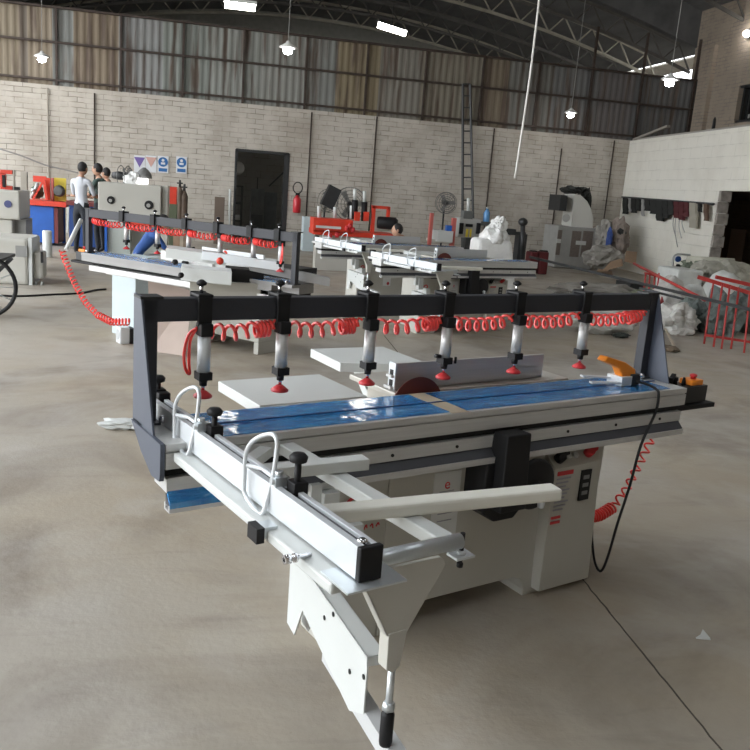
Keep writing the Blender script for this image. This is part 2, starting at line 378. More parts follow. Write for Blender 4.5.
# crosscut fence with outrigger
FA = -1.925
m = MB().m(ALUW)
m.box(FA, FA + .018, -1.0, .22, .868, .940); m.box(FA + .018, FA + .052, -1.0, .20, .868, .927); m.box(FA + .038, FA + .052, -1.0, .20, .927, .938)
m.m(GREYP).box(FA + .018, FA + .038, -.998, .20, .927, .929)
fen = m.done('crosscut_fence', ALUW, saw, bevel=.0015)
MB().box(FA - .002, FA + .054, -1.016, -1.0, .866, .942).done('fence_end_cap', BLK, fen, bevel=.003)
MB().lathe([(.012, 0), (.012, .01), (.006, .014)], (FA + .028, -.975, .93), 10).done('fence_screw', CHROME, fen)
for o_ in [fen] + kids(fen):
    for v in o_.data.vertices: v.co.x += -.022 * v.co.y
# dark rear end block of the fence
def knob(b, a=FA + .045, z=.93, h=1.0, blk=True):
    c = thing('locking_knob', None, None); c.parent = saw; a -= .022 * b
    m = MB(); m.lathe([(.012, 0), (.021, .003), (.023, .014), (.016, .022), (.004, .024)], (a, b, h - .024), 16); m.cyl((a, b, z), (a, b, h - .02), .0085, 10)
    m.done('knob_head', BLK, c)
    m = MB(); m.box(a - .018, a + .02, b - .02, b + .02, z - .03, z + .03)
    m.done('knob_block', BLK, c, bevel=.002)
    return c
knob(-.18, h=1.012); knob(-.665, h=1.03)
knob(.26, a=FA + .04, z=.93, h=1.005)
MB().box(FA + .02, FA + .06, .21, .29, .82, .955).done('fence_end_block', BLK, fen, bevel=.004)
def flip(b0):
    c = thing('flip_stop', None, None); c.parent = saw
    A = FA - .014 - .022 * b0
    loop = smooth([(A, b0, .885), (A, b0, .94), (A, b0 - .002, .985), (A + .006, b0 - .022, 1.02), (A + .016, b0 - .055, 1.045), (A + .026, b0 - .088, 1.058), (A + .030, b0 - .106, 1.050), (A + .030, b0 - .11, 1.025), (A + .024, b0 - .109, .96), (A + .012, b0 - .107, .90), (A + .004, b0 - .105, .866), (A, b0 - .085, .858), (A, b0 - .048, .866), (A, b0 - .010, .875)], 3)[:-1]
    m = MB(); m.tube([Vector(p) for p in loop], .0058, 8, closed=True)
    m.tube([(A + .004, b0 - .004, .955), (A + .024, b0 - .05, .958), (A + .024, b0 - .112, .958), (A + .03, b0 - .12, .955)], .006, 8)
    m.done('stop_handle', ALUW, c)
    m = MB(); m.box(A + .018, A + .050, b0 - .135, b0 - .105, .940, .962); m.cyl((A + .034, b0 - .12, .96), (A + .034, b0 - .12, .975), .010, 10); m.cyl((A + .010, b0 - .125, .952), (A + .059, b0 - .125, .952), .008, 10)
    m.done('stop_bracket', STEEL, c)
    return c
flip(-.03); flip(-.505)
# side beam under the fence, cross bars, roller
m = MB(); m.box(-1.968, -1.90, -.985, -.10, .834, .862); sbm = m.done('frame_side_beam', WHITE, saw, bevel=.006)
for v in sbm.data.vertices: v.co.x += -.018 * v.co.y
m = MB(); m.m(BLK).box(-1.985, -1.965, -.705, -.655, .835, .872).m(STEEL).box(-1.965, -1.93, -.70, -.66, .845, .870); m.done('beam_lock', BLK, sbm)
m = MB().m(CHROME).cyl((-1.995, -.86, .868), (-1.93, -.86, .868), .006, 8).cyl((-1.995, -.86, .868), (-1.98, -.86, .868), .011, 8).cyl((-1.972, -.86, .868), (-1.965, -.86, .868), .011, 8); m.done('beam_bolt', CHROME, sbm)
m = MB(); m.bar((-1.595, -.09, .832), (-1.562, -.885, .832), .052, .034); m.done('frame_beam', WHITE, saw, bevel=.004)
MB().bar((-1.88, -.35, .868), (-1.487, -.385, .868), .05, .034).done('cross_bar', WHITE, saw, bevel=.003)
MB().bar((-1.88, -.665, .868), (-1.115, -.79, .868), .058, .036).done('extension_bar', mat('ivory_paint', (.70, .69, .62), .4), saw, bevel=.008)
m = MB(); m.bar((-1.68, -.12, .84), (-1.88, -.30, .84), .04, .03); m.done('diagonal_brace', WHITE, saw)
m = MB(); m.cyl((-1.875, -.912, .853), (-1.556, -.912, .853), .019, 20); ro = m.done('support_roller', STEEL, saw)
m = MB().m(BLK).cyl((-1.548, -.912, .80), (-1.548, -.912, .872), .006, 8).cyl((-1.548, -.912, .785), (-1.548, -.912, .795), .008, 8).m(ALUW).box(-1.575, -1.52, -.932, -.892, .812, .818).lathe([(.012, 0), (.012, .01)], (-1.548, -.912, .818), 8); m.done('roller_bracket', BLK, ro)
# support leg (funnel) with threaded rod
m = MB(); m.box(-1.945, -1.80, -1.04, -.93, .860, .8645); m.done('leg_top_plate', STEEL, saw)
m = MB(); m.prism([(-1.875, 0, .859), (-1.66, 0, .859), (-1.64, 0, .84), (-1.735, 0, .69), (-1.786, 0, .69)], (0, -.972, 0), (0, .010, 0)); m.prism([(-1.735, 0, .70), (-1.748, 0, .61), (-1.768, 0, .60), (-1.784, 0, .61), (-1.786, 0, .70)], (0, -.974, 0), (0, .036, 0)); m.prism([(-1.875, 0, .859), (-1.786, 0, .69), (-1.78, 0, .69), (-1.869, 0, .859)], (0, -.972, 0), (0, .034, 0))
lg = m.done('support_leg', CREAM, saw, bevel=.002)
m = MB(); m.cyl((-1.755, -.955, .44), (-1.755, -.955, .615), .0085, 12); m.lathe([(.016, 0), (.016, .012), (.011, .02)], (-1.755, -.955, .492), 6); m.done('threaded_rod', STEEL, lg)
MB().lathe([(.014, 0), (.016, .01), (.016, .08), (.011, .09)], (-1.755, -.955, .40), 16).done('rod_foot', BLK, lg)
# swing arm: boom housing and inner arm
d = Vector((-.1795, -.9837, 0)); G = Vector((-1.737, -.832, .55)); root = Vector((-1.624, -.213, .55)); sd = Vector((.9837, -.1795, 0)) * .048
def q(p, z): return Vector((p.x, p.y, z))
A = root; Bq = G
def along(t): return root.lerp(G, t)
m = MB()
m.prism([q(along(0), .55), q(along(0), .295), q(along(.12), .293), q(along(.22), .41), q(along(.86), .345), q(along(1.0), .395), q(along(1.0), .55)], (0, 0, 0), sd * .08)
m.prism([q(along(0), .55), q(along(0), .30), q(along(.12), .30), q(along(.22), .41), q(along(.8), .365), q(along(.8), .55)], sd * .92, sd * .08)
m.prism([q(along(0), .55), q(along(0), .546), q(along(1), .546), q(along(1), .55)], (0, 0, 0), sd)
m.prism([q(along(.99), .55), q(along(.99), .525), q(along(1), .525), q(along(1), .55)], (0, 0, 0), sd)
bo = m.done('swing_arm', WHITE, saw)
for t, z in ((.52, .49), (.84, .45), (.98, .49), (.62, .535)): MB().lathe([(.007, 0), (.007, .002)], q(along(t), z) - sd * .02, 10, -sd).done('arm_bolt', DARK, bo)
e = G + d * .5
m = MB(); m.bar(q(root.lerp(G, .5), .375) + sd * .5, q(e, .375) + sd * .5, .04, .05); m.done('inner_arm', mat('grey_arm_paint', (.50, .51, .51), .42), bo)
m = MB(); m.box(-1.54, -1.33, -.17, -.11, .36, .50); m.box(-1.38, -1.33, -.17, .0, .32, .56); m.done('hinge_column', WHITE, bo)
a_, b_ = ML(312, 486, -.13), ML(337, 490, -.13)
MB().box(a_.x, a_.x + (b_.x - a_.x) * .4, -.13, -.09, .60, a_.z).box(a_.x + (b_.x - a_.x) * .4, b_.x, -.15, -.09, .55, b_.z).done('frame_bracket', WHITE, saw)
# ---- things on the near saw
gun = thing('quick_clamp', 'orange handled clamp tool lying on the blue film of the nearest saw', 'tool')
gun.parent = None
def MW(a, b, z): return OM + mx_ * a + my_ * b + Vector((0, 0, z))
gun.location = MW(.13, .03, .888); gun.rotation_euler.z = AM; gun.scale = (1.3, 1.2, 1.15)
m = MB(); m.bar((-.02, .05, .02), (-.13, .085, .025), .022, .006); m.bar((-.01, .0, .012), (-.14, .03, .014), .022, .006); m.box(-.03, .02, -.01, .06, .0, .035); m.done('tool_fork', ALUW, gun)
m = MB(); m.prism([(-.12, 0, .100), (-.105, 0, .118), (-.01, 0, .09), (.045, 0, .06), (.05, 0, .03), (-.015, 0, .03), (-.04, 0, .07)], (0, .0, 0), (0, .04, 0)); m.done('tool_handle', ORANGE, gun, bevel=.006)
MB().box(.02, .065, -.01, .07, .0, .042).done('tool_body', BLKM, gun, bevel=.004)
pts = [MW(.185, .03, .905)] + [MW(*ML(x, y, -.10 if i < 3 else -.08)) for i, (x, y) in enumerate(((640, 396), (642, 410), (641, 440)))]
pts = [MW(.185, .04, .905), MW(.20, -.03, .902), MW(.195, -.085, .893), MW(.19, -.105, .875), MW(.185, -.108, .80)]
for (x, y), b in zip(((641, 445), (630, 485), (617, 525), (608, 556), (601, 571), (595, 563), (592, 540), (592, 530)), (-.19, -.17, -.12, -.05, .0, .03, .05, .05)): pts.append(MW(*ML(x, y, b)))
tag(MB().tube(smooth(pts), .006, 8).done('power_cord', BLK), 'black cord drooping from the orange clamp tool to the nearest saw cabinet', 'cord')
# ------------------------------------------------------------------ the other saws
SK3 = ('end_bracket', 'clamp_beam', 'beam_post', 'pneumatic_clamp', 'supply_hose', 'locking_knob', 'switch_box', 'rail_film')
s4 = copy_tree(saw, None, SK3); s4.location = (3.757, 9.823, 0); s4.rotation_euler.z = .375
s4['label'] = 'panel saw just behind the nearest clamp beam, before the wrapped bundle'
s3 = copy_tree(saw, None, SK3); s3.location = (3.375, 11.76, 0); s3.rotation_euler.z = .349
s3['label'] = 'farther panel saw directly in front of the orange red machine'
for s in (saw, s3, s4): s['group'] = 'sliding table panel saws'
# second saw with clamp beam, seen from behind
SK2 = ('gusset_plate', 'end_bracket', 'cabinet', 'control_box', 'motor_cover', 'handwheel', 'information_sheet', 'red_emblem', 'red_lettering', 'extension_table', 'table_bracket', 'main_table', 'crosscut_fence', 'locking_knob', 'flip_stop', 'frame_side_beam', 'frame_beam', 'cross_bar', 'extension_bar', 'diagonal_brace', 'frame_bracket', 'support_roller', 'leg_top_plate', 'support_leg', 'swing_arm', 'supply_hose', 'carriage_support', 'rip_fence', 'saw_blade')
s2 = copy_tree(saw, None, SK2); s2.location = (-.65, 7.715, 0); s2.rotation_euler.z = 2.389
s2['label'] = 'rear view panel saw with the second clamp beam, red hose hanging at its left'
s2['group'] = 'sliding table panel saws'
def L2(p):                                # world -> second saw
    d = Vector(p) - Vector((-.65, 7.715, 0)); c, s = math.cos(2.389), math.sin(2.389)
    return Vector((d.x * c + d.y * s, -d.x * s + d.y * c, d.z))
def boxL2(px, dx, dy, zt, zb=0, name='cabinet', mt=CREAM, bevel=.006):
    "box whose nearest lower-right corner stands at photo point px on the floor (or at zb); extends dx to image right negative"
    p = L2(Z(px[0], px[1], zb)); x0, x1 = sorted((p.x, p.x + dx)); y0, y1 = sorted((p.y, p.y + dy))
    return MB().box(x0, x1, y0, y1, zb, zt).done(name, mt, s2, bevel=bevel)
boxL2((135, 338), .34, -.30, .80, name='side_cabinet', mt=PALEB)
# rear cabinet as an open frame stand
p = L2(Z(258, 355, 0)); m = MB(); x0, x1, y0, y1 = p.x, p.x + .78, p.y - .45, p.y
m.box(x0, x1, y0, y1, .12, .74); m.box(x0, x0 + .06, y0, y1, 0, .12); m.box(x1 - .06, x1, y0, y1, 0, .12)
rc = m.done('rear_cabinet', CREAM, s2, bevel=.006)
m = MB(); m.box(x0 + .08, x1 - .08, y0 + .0, y1 + .10, .78, .885).done('main_table', WHITE, s2, bevel=.004)
m = MB(); m.box(x0 - .35, x0 + .1, y0 + .05, y1 - .05, .72, .86); m.cyl((x0 - .1, y1, .6), (x0 - .1, y1 + .05, .6), .09, 20); m.done('motor_housing', BLK, s2)
m = MB().m(ALUW).box(x0 - .05, x0 + .72, y1 + .02, y1 + .045, .885, .965).m(ALU).box(x0 - .05, x0 + .72, y1 + .045, y1 + .09, .885, .90); m.done('rip_fence', ALUW, s2)
MB().ball((x0 + .42, y1 + .02, .93), .04).done('red_knob', ORED, s2)
m = MB().m(ALU).bar((x0 + .5, y1 + .1, .80), (x0 + 1.5, y1 - .2, .80), .05, .09).m(WHITE).box(x0 + .75, x0 + 1.05, y1 - .2, y1, .60, .84).m(BLK).lathe([(.03, 0), (.03, .05)], (x0 + .8, y1, .70), 10, (0, 1, 0)).lathe([(.015, 0), (.025, .06)], (x0 + .95, y1, .78), 10, (0, 1, 0)); m.done('fence_adjuster', WHITE, s2)
GALU = mat('dull_grey_aluminium', (.27, .265, .26), .5, .3, var=.06)
for o_ in kids(s2):
    if o_.name.startswith(('sliding_table', 'base_rail')):
        o_.data = o_.data.copy()
        if o_.name.startswith('sliding'): o_.data.materials[0] = GALU
def slab(m, x0, y0, x1, y1, hgt, Y, dep=.1, Y2=None):
    a, b_ = P(x0, y0, Y), P(x1, y1, Y if Y2 is None else Y2); dz_ = Vector((0, 0, hgt * 6.9 / F)); dy = Vector((.0, dep, 0))
    return m.hull8([L2(v) for v in (a - dz_, b_ - dz_, b_ - dz_ + dy, a - dz_ + dy, a, b_, b_ + dy, a + dy)])
slab(MB(), 166, 248, 226, 256, 9, 6.75, .3, 6.6).done('crosscut_table', WHITE, s2); slab(MB(), 202, 251, 284, 263, 8, 6.6, .06, 6.4).done('crosscut_fence', ALUW, s2, bevel=.003)
slab(MB(), 181, 267, 232, 272, 12, 6.3, .25, 6.2).done('front_box', WHITE, s2, bevel=.004); slab(MB(), 226, 268, 264, 271, 18, 6.5, .2).done('dark_recess', BLK, s2)
slab(MB(), 190, 281, 261, 284, 20, 6.45, .1).done('front_panel', CREAM, s2); slab(MB(), 250, 262, 330, 278, 8, 6.5, .1, 6.3).done('side_rail', GALU, s2)
MB().ball(L2(P(220, 261, 6.2)), .028).done('red_knob', ORED, s2)
for x_, y_ in ((177, 262), (183, 275)): MB().lathe([(.012, 0), (.02, .01), (.02, .03), (.01, .04)], L2(P(x_, y_, 6.2)), 10, (0, 1, 0)).done('adjusting_knob', BLK, s2)
pp = [L2(P(x, y, Y)) for x, y, Y in ((62, 250, 8.25), (66, 262, 8.2), (75, 284, 8.1), (86, 303, 8.0), (98, 315, 7.9), (112, 322, 7.8), (130, 322, 7.75))]
MB().tube(helix(pp[:5], .026, 20, 10), .0065, 5).tube(helix(pp[4:], .03, 11, 10), .008, 5).done('supply_hose', COIL, s2)
# ------------------------------------------------------------------ room shell
YW, XR = 21.5, 13.15
def n_(N, t, **k):
    n = N.new(t)
    for a, v in k.items(): setattr(n, a, v)
    return n
def floor_mat():
    m = bpy.data.materials.new('concrete_floor'); m.use_nodes = True; nt = m.node_tree; N = nt.nodes; L = nt.links; b = N['Principled BSDF']
    tc = N.new('ShaderNodeTexCoord')
    def noi(sc, det, dist=0, vec=None, rough=.6):
        n = N.new('ShaderNodeTexNoise'); n.inputs['Scale'].default_value = sc; n.inputs['Detail'].default_value = det; n.inputs['Distortion'].default_value = dist; n.inputs['Roughness'].default_value = rough
        L.new(vec or tc.outputs['Object'], n.inputs['Vector']); return n.outputs['Fac']
    def ramp(f, p0, c0, p1, c1):
        r = N.new('ShaderNodeValToRGB'); e = r.color_ramp.elements; e[0].position = p0; e[0].color = c0; e[1].position = p1; e[1].color = c1; L.new(f, r.inputs[0]); return r.outputs[0]
    def mix(a, bb, f, t='MIX'):
        x = N.new('ShaderNodeMix'); x.data_type = 'RGBA'; x.blend_type = t
        if isinstance(f, float): x.inputs[0].default_value = f
        else: L.new(f, x.inputs[0])
        for s, i in ((a, 6), (bb, 7)):
            if isinstance(s, tuple): x.inputs[i].default_value = s
            else: L.new(s, x.inputs[i])
        return x.outputs[2]
    # broad patches of greyer and browner concrete, spread by noise
    sx = N.new('ShaderNodeMapping'); sx.inputs['Location'].default_value = (3, 1, 0); L.new(tc.outputs['Object'], sx.inputs[0])
    big = noi(.45, 5, .4, sx.outputs[0])
    c = mix((.37, .338, .29, 1), (.35, .298, .225, 1), ramp(big, .4, (0, 0, 0, 1), .62, (1, 1, 1, 1)))
    c = mix(c, (.13, .10, .075, 1), ramp(noi(.9, 8, 1.2), .47, (0, 0, 0, 1), .72, (.62, .62, .62, 1)))
    c = mix(c, (.43, .405, .37, 1), ramp(noi(1.7, 9, .6), .5, (0, 0, 0, 1), .75, (.6, .6, .6, 1)))
    mp = N.new('ShaderNodeMapping'); mp.inputs['Rotation'].default_value = (0, 0, .5); mp.inputs['Scale'].default_value = (1.2, 7, 1); L.new(tc.outputs['Object'], mp.inputs[0])
    c = mix(c, (.17, .15, .13, 1), ramp(noi(1.3, 10, .8, mp.outputs[0]), .58, (0, 0, 0, 1), .85, (.5, .5, .5, 1)))
    c = mix(c, (.13, .11, .09, 1), ramp(noi(22, 4), .70, (0, 0, 0, 1), .80, (.5, .5, .5, 1)))
    L.new(c, b.inputs['Base Color'])
    rr = ramp(noi(2.2, 6), .3, (.42, .42, .42, 1), .7, (.68, .68, .68, 1)); L.new(rr, b.inputs['Roughness'])
    bp = N.new('ShaderNodeBump'); bp.inputs['Strength'].default_value = .12; bp.inputs['Distance'].default_value = .02; L.new(noi(30, 6), bp.inputs['Height']); L.new(bp.outputs[0], b.inputs['Normal'])
    return m
fl = struct(MB().box(-30, 24, -14, 34, -.12, 0).done('floor', floor_mat()))
# saw-cut joints in the slab
m = MB(); JC = mat('joint_filler', (.07, .058, .045), .9)
def strip(a, b, w): 
    a = Vector(a); b = Vector(b); m.bar(a + Vector((0, 0, .0008)), b + Vector((0, 0, .0008)), w, .0016)
q0 = Z(583, 580); q1 = Z(620, 622); q2 = Z(690, 712); q3 = Z(727, 757); 
prev = q0
for k in range(1, 25):
    t = k / 24; p = q0.lerp(q3, t) + Vector((noise.noise(Vector((k * .7, 0, 0))) * .006, 0, 0)); strip(prev, p, .006 + .004 * abs(noise.noise(Vector((k * .9, 3, 0))))); prev = p
dd = (q0 - q3).normalized(); strip(q0, q0 + dd * 6, .008)
struct(m.done('trim_1', JC))
def block_mat(name, c1, c2, cm, sx=.4, sz=.19, mort=.012, dirt=(.20, .16, .12), da=.5, axis='X', soft=.25):
    m = bpy.data.materials.new(name); m.use_nodes = True; nt = m.node_tree; N = nt.nodes; L = nt.links; b = N['Principled BSDF']; b.inputs['Roughness'].default_value = .85
    tc = N.new('ShaderNodeTexCoord'); sp = N.new('ShaderNodeSeparateXYZ'); cb_ = N.new('ShaderNodeCombineXYZ'); L.new(tc.outputs['Object'], sp.inputs[0])
    L.new(sp.outputs[axis], cb_.inputs['X']); L.new(sp.outputs['Z'], cb_.inputs['Y'])
    nn = N.new('ShaderNodeTexNoise'); nn.inputs['Scale'].default_value = 2.5; nn.inputs['Detail'].default_value = 6; L.new(tc.outputs['Object'], nn.inputs['Vector'])
    wv = N.new('ShaderNodeVectorMath'); wv.operation = 'MULTIPLY_ADD'; L.new(nn.outputs['Color'], wv.inputs[0]); wv.inputs[1].default_value = (.05, .05, 0); L.new(cb_.outputs[0], wv.inputs[2])
    br = N.new('ShaderNodeTexBrick'); br.inputs['Scale'].default_value = 1; br.inputs['Brick Width'].default_value = sx; br.inputs['Row Height'].default_value = sz; br.inputs['Mortar Size'].default_value = mort; br.inputs['Mortar Smooth'].default_value = soft
    br.inputs['Color1'].default_value = (*c1, 1); br.inputs['Color2'].default_value = (*c2, 1); br.inputs['Mortar'].default_value = (*cm, 1); L.new(wv.outputs[0], br.inputs['Vector'])
    n2 = N.new('ShaderNodeTexNoise'); n2.inputs['Scale'].default_value = .7; n2.inputs['Detail'].default_value = 10; n2.inputs['Roughness'].default_value = .65; L.new(tc.outputs['Object'], n2.inputs['Vector'])
    r = N.new('ShaderNodeValToRGB'); e = r.color_ramp.elements; e[0].position = .46; e[0].color = (0, 0, 0, 1); e[1].position = .72; e[1].color = (da, da, da, 1); L.new(n2.outputs['Fac'], r.inputs[0])
    n3 = N.new('ShaderNodeTexNoise'); n3.inputs['Scale'].default_value = 3.2; n3.inputs['Detail'].default_value = 7; L.new(tc.outputs['Object'], n3.inputs['Vector'])
    r3 = N.new('ShaderNodeValToRGB'); e3 = r3.color_ramp.elements; e3[0].position = .42; e3[0].color = (.15, .15, .15, 1); e3[1].position = .60; e3[1].color = (1, 1, 1, 1); L.new(n3.outputs['Fac'], r3.inputs[0])
    x0 = N.new('ShaderNodeMix'); x0.data_type = 'RGBA'; L.new(r3.outputs[0], x0.inputs[0]); x0.inputs[6].default_value = (*c1, 1); L.new(br.outputs['Color'], x0.inputs[7])
    x = N.new('ShaderNodeMix'); x.data_type = 'RGBA'; L.new(r.outputs[0], x.inputs[0]); L.new(x0.outputs[2], x.inputs[6]); x.inputs[7].default_value = (*dirt, 1); L.new(x.outputs[2], b.inputs['Base Color'])
    bp = N.new('ShaderNodeBump'); bp.inputs['Strength'].default_value = .5; bp.inputs['Distance'].default_value = .01; L.new(br.outputs['Fac'], bp.inputs['Height']); bp.invert = True; L.new(bp.outputs[0], b.inputs['Normal'])
    return m
BLOCK = block_mat('grey_block_masonry', (.50, .465, .41), (.42, .385, .33), (.17, .15, .125), sx=.40, sz=.12, mort=.010, dirt=(.29, .25, .205), da=.8, soft=.8)
XL = -15
DX0, DX1, DZ = .73, 2.05, 2.33
m = MB(); m.box(XL, DX0, YW, YW + .2, 0, 3.43); m.box(DX1, XR, YW, YW + .2, 0, 3.43); m.box(DX0, DX1, YW, YW + .2, DZ, 3.43)
struct(m.done('wall_back', BLOCK))
# corrugated sheets above the masonry
def sheet_mat():
    m = bpy.data.materials.new('weathered_corrugated_steel'); m.use_nodes = True; nt = m.node_tree; N = nt.nodes; L = nt.links; b = N['Principled BSDF']; b.inputs['Roughness'].default_value = .65; b.inputs['Metallic'].default_value = .15
    tc = N.new('ShaderNodeTexCoord'); sp = N.new('ShaderNodeSeparateXYZ'); L.new(tc.outputs['Object'], sp.inputs[0])
    mr = N.new('ShaderNodeMapRange'); mr.inputs['From Min'].default_value = -6; mr.inputs['From Max'].default_value = 14; L.new(sp.outputs['X'], mr.inputs['Value'])
    r = N.new('ShaderNodeValToRGB'); r.color_ramp.interpolation = 'CONSTANT'
    T = lambda x: (x + 6) / 20
    bands = [(-6, (0.216, 0.178, 0.125)), (-4.35, (0.122, 0.101, 0.079)), (-4.15, (0.223, 0.182, 0.132)), (-3.6, (0.209, 0.217, 0.205)), (-3.15, (0.187, 0.147, 0.102)), (-2.1, (0.216, 0.220, 0.215)), (-1.1, (0.194, 0.210, 0.191)), (.0, (0.230, 0.238, 0.218)), (1.2, (0.216, 0.217, 0.198)), (2.45, (0.180, 0.185, 0.172)), (3.1, (0.194, 0.158, 0.099)), (4.2, (0.187, 0.175, 0.149)), (5.3, (0.180, 0.161, 0.125)), (6.9, (0.173, 0.140, 0.099)), (7.6, (0.144, 0.140, 0.125)), (8.9, (0.137, 0.136, 0.132)), (10.2, (0.122, 0.112, 0.109)), (11.2, (0.108, 0.108, 0.106))]
    e = r.color_ramp.elements; e[0].position = 0; e[0].color = (*bands[0][1], 1); e[1].position = T(bands[1][0]); e[1].color = (*bands[1][1], 1)
    for x, c in bands[2:]: k = e.new(T(x)); k.color = (*c, 1)
    L.new(mr.outputs[0], r.inputs[0])
    mp = N.new('ShaderNodeMapping'); mp.inputs['Scale'].default_value = (5, 1, .35); L.new(tc.outputs['Object'], mp.inputs[0])
    n = N.new('ShaderNodeTexNoise'); n.inputs['Scale'].default_value = 1.6; n.inputs['Detail'].default_value = 8; L.new(mp.outputs[0], n.inputs['Vector'])
    r2 = N.new('ShaderNodeValToRGB'); e2 = r2.color_ramp.elements; e2[0].position = .50; e2[0].color = (0, 0, 0, 1); e2[1].position = .64; e2[1].color = (.92, .92, .92, 1); L.new(n.outputs['Fac'], r2.inputs[0])
    x = N.new('ShaderNodeMix'); x.data_type = 'RGBA'; L.new(r2.outputs[0], x.inputs[0]); L.new(r.outputs[0], x.inputs[6]); x.inputs[7].default_value = (.085, .058, .042, 1)
    L.new(x.outputs[2], b.inputs['Base Color']); return m
SHEET = sheet_mat()
def corrugated(x0, x1, z0, z1, y, pitch=.17, amp=.011):
    m = MB(); n = int((x1 - x0) / pitch * 4); a = []; b = []
    pr = [0, 0, 1, 1]
    for i in range(n + 1):
        x = x0 + (x1 - x0) * i / n; yy = y + (amp if pr[i % 4] else 0)
        a.append(m.bm.verts.new((x, yy, z0))); b.append(m.bm.verts.new((x, yy, z1)))
    for i in range(n): m._f([a[i], a[i + 1], b[i + 1], b[i]])
    return m
o = corrugated(XL, XR, 3.40, 5.18, YW + .06).done('wall_sheeting', SHEET); o.modifiers.new('solid', 'SOLIDIFY').thickness = .006; o.name = 'wall_upper'; struct(o)
RAIL = mat('rust_brown_steel', (.05, .035, .028), .6, .3, var=.3, scale=5)
m = MB()
for z in (3.55, 4.39, 5.15): m.box(XL, XR, YW - .05, YW + .04, z - .022, z + .022)
struct(m.done('trim_2', RAIL))
m = MB()
for x in (-12.5, -11, -9.5, -8, -6.5, -5.0, -3.48, -2.04, -.60, .84, 2.37, 3.9, 5.42, 6.95, 8.47, 9.97, 11.42, 12.98):
    top = 5.18 if x < 9.5 else 6.2
    m.box(x - .026, x + .026, YW - .03, YW + .04, 3.43, top)
struct(m.done('trim_3', RAIL))
# right brick wall with a barred window
BRK = block_mat('brown_brick_wall', (.30, .245, .19), (.26, .21, .165), (.19, .165, .14), sx=.24, sz=.09, mort=.012, dirt=(.2, .17, .14), da=.5, axis='Y')
WY0, WY1, WZ0, WZ1 = 17.3, 19.7, 3.95, 4.86
m = MB(); T_ = .24
m.box(XR, XR + T_, -8, WY0, 0, 7.4); m.box(XR, XR + T_, WY1, 22, 0, 7.2); m.box(XR, XR + T_, WY0, WY1, 0, WZ0); m.box(XR, XR + T_, WY0, WY1, WZ1, 7.4)
m.box(XR - .12, XR + .0, 20.9, 21.45, 0, 6.0)
struct(m.done('wall_right', BRK))
wn = thing('window_1', None, None); wn.name = 'window_1'; struct(wn)
m = MB()
for k in range(9): y = WY0 + .1 + k * .27; m.box(XR + .05, XR + .08, y - .015, y + .015, WZ0, WZ1)
m.box(XR + .04, XR + .1, WY0, WY1, WZ0, WZ0 + .06); m.box(XR + .04, XR + .1, WY0, WY1, WZ1 - .06, WZ1); m.done('window_bars', BLKM, wn)
g = mat('dark_window_glass', (.01, .012, .013), .08, var=0)
m = MB(); m.box(XR + .14, XR + .15, WY0, WY1, WZ0, WZ1); m.done('window_pane', g, wn)
m = MB()
for k, (y, z, h) in enumerate(((19.2, 4.35, .16), (19.0, 4.4, .2), (18.8, 4.05, .16), (18.6, 4.1, .12), (19.3, 4.1, .1))): m.box(XR + .12, XR + .135, y - .03, y + .03, z - h / 2, z + h / 2)
m.done('painted_reflection_strips', mat('painted_reflection', (.6, .6, .58), .6), wn)  # pale strips painted in for reflections on the window pane
# white block partition on the right with a dark doorway
PA = Vector((11.30, 21.48, 0)); PB = Vector((10.64, 15.37, 0)); pd = (PB - PA).normalized(); pn = Vector((-pd.y, pd.x, 0))
if pn.x > 0: pn = -pn                       # towards the hall
def PT(x, y, off=0.0):                      # photo point on the partition face (offset toward hall)
    d = ray(x, y); q_ = PA + pn * off; t = (q_ - CAM).dot(pn) / d.dot(pn); return CAM + d * t
def part_s(p): return (p - PA).dot(pd)
dj = part_s(PT(714, 225)); PH = 3.42
dz = PT(735, 191).z
pang = math.atan2(pd.y, pd.x)
WHB = block_mat('whitewashed_block', (.70, .68, .61), (.67, .65, .585), (.50, .48, .43), sx=.5, sz=.24, mort=.008, dirt=(.52, .49, .42), da=.5, soft=.9)
LEN = 15
m = MB(); m.box(0, dj, 0, .22, 0, PH); m.box(dj + 2.4, LEN, 0, .22, 0, PH); m.box(dj, dj + 2.4, 0, .22, dz, PH)
pw = struct(m.done('wall_partition', WHB, loc=PA, rz=pang))
# +y of the partition object must point away from the hall
if Vector((-math.sin(pang), math.cos(pang), 0)).dot(pn) > 0:
    pw.scale.y = -1
m = MB()
k = 0; z = 0
while z < dz:                               # broken, toothed door jamb
    w = .04 if k % 2 else .13
    m.box(dj - .02, dj + w * .7, .0, .24, z, min(dz, z + .23)); z += .24; k += 1
dr = struct(m.done('door_1', mat('broken_brick', (.28, .25, .22), .9, var=.3), loc=PA, rz=pang)); dr.scale.y = pw.scale.y
m = MB(); m.box(0, LEN, .1, 2.2, PH - .02, PH + .06); r_ = struct(m.done('trim_4', mat('dusty_slab', (.30, .28, .25), .9), loc=PA, rz=pang)); r_.scale.y = pw.scale.y
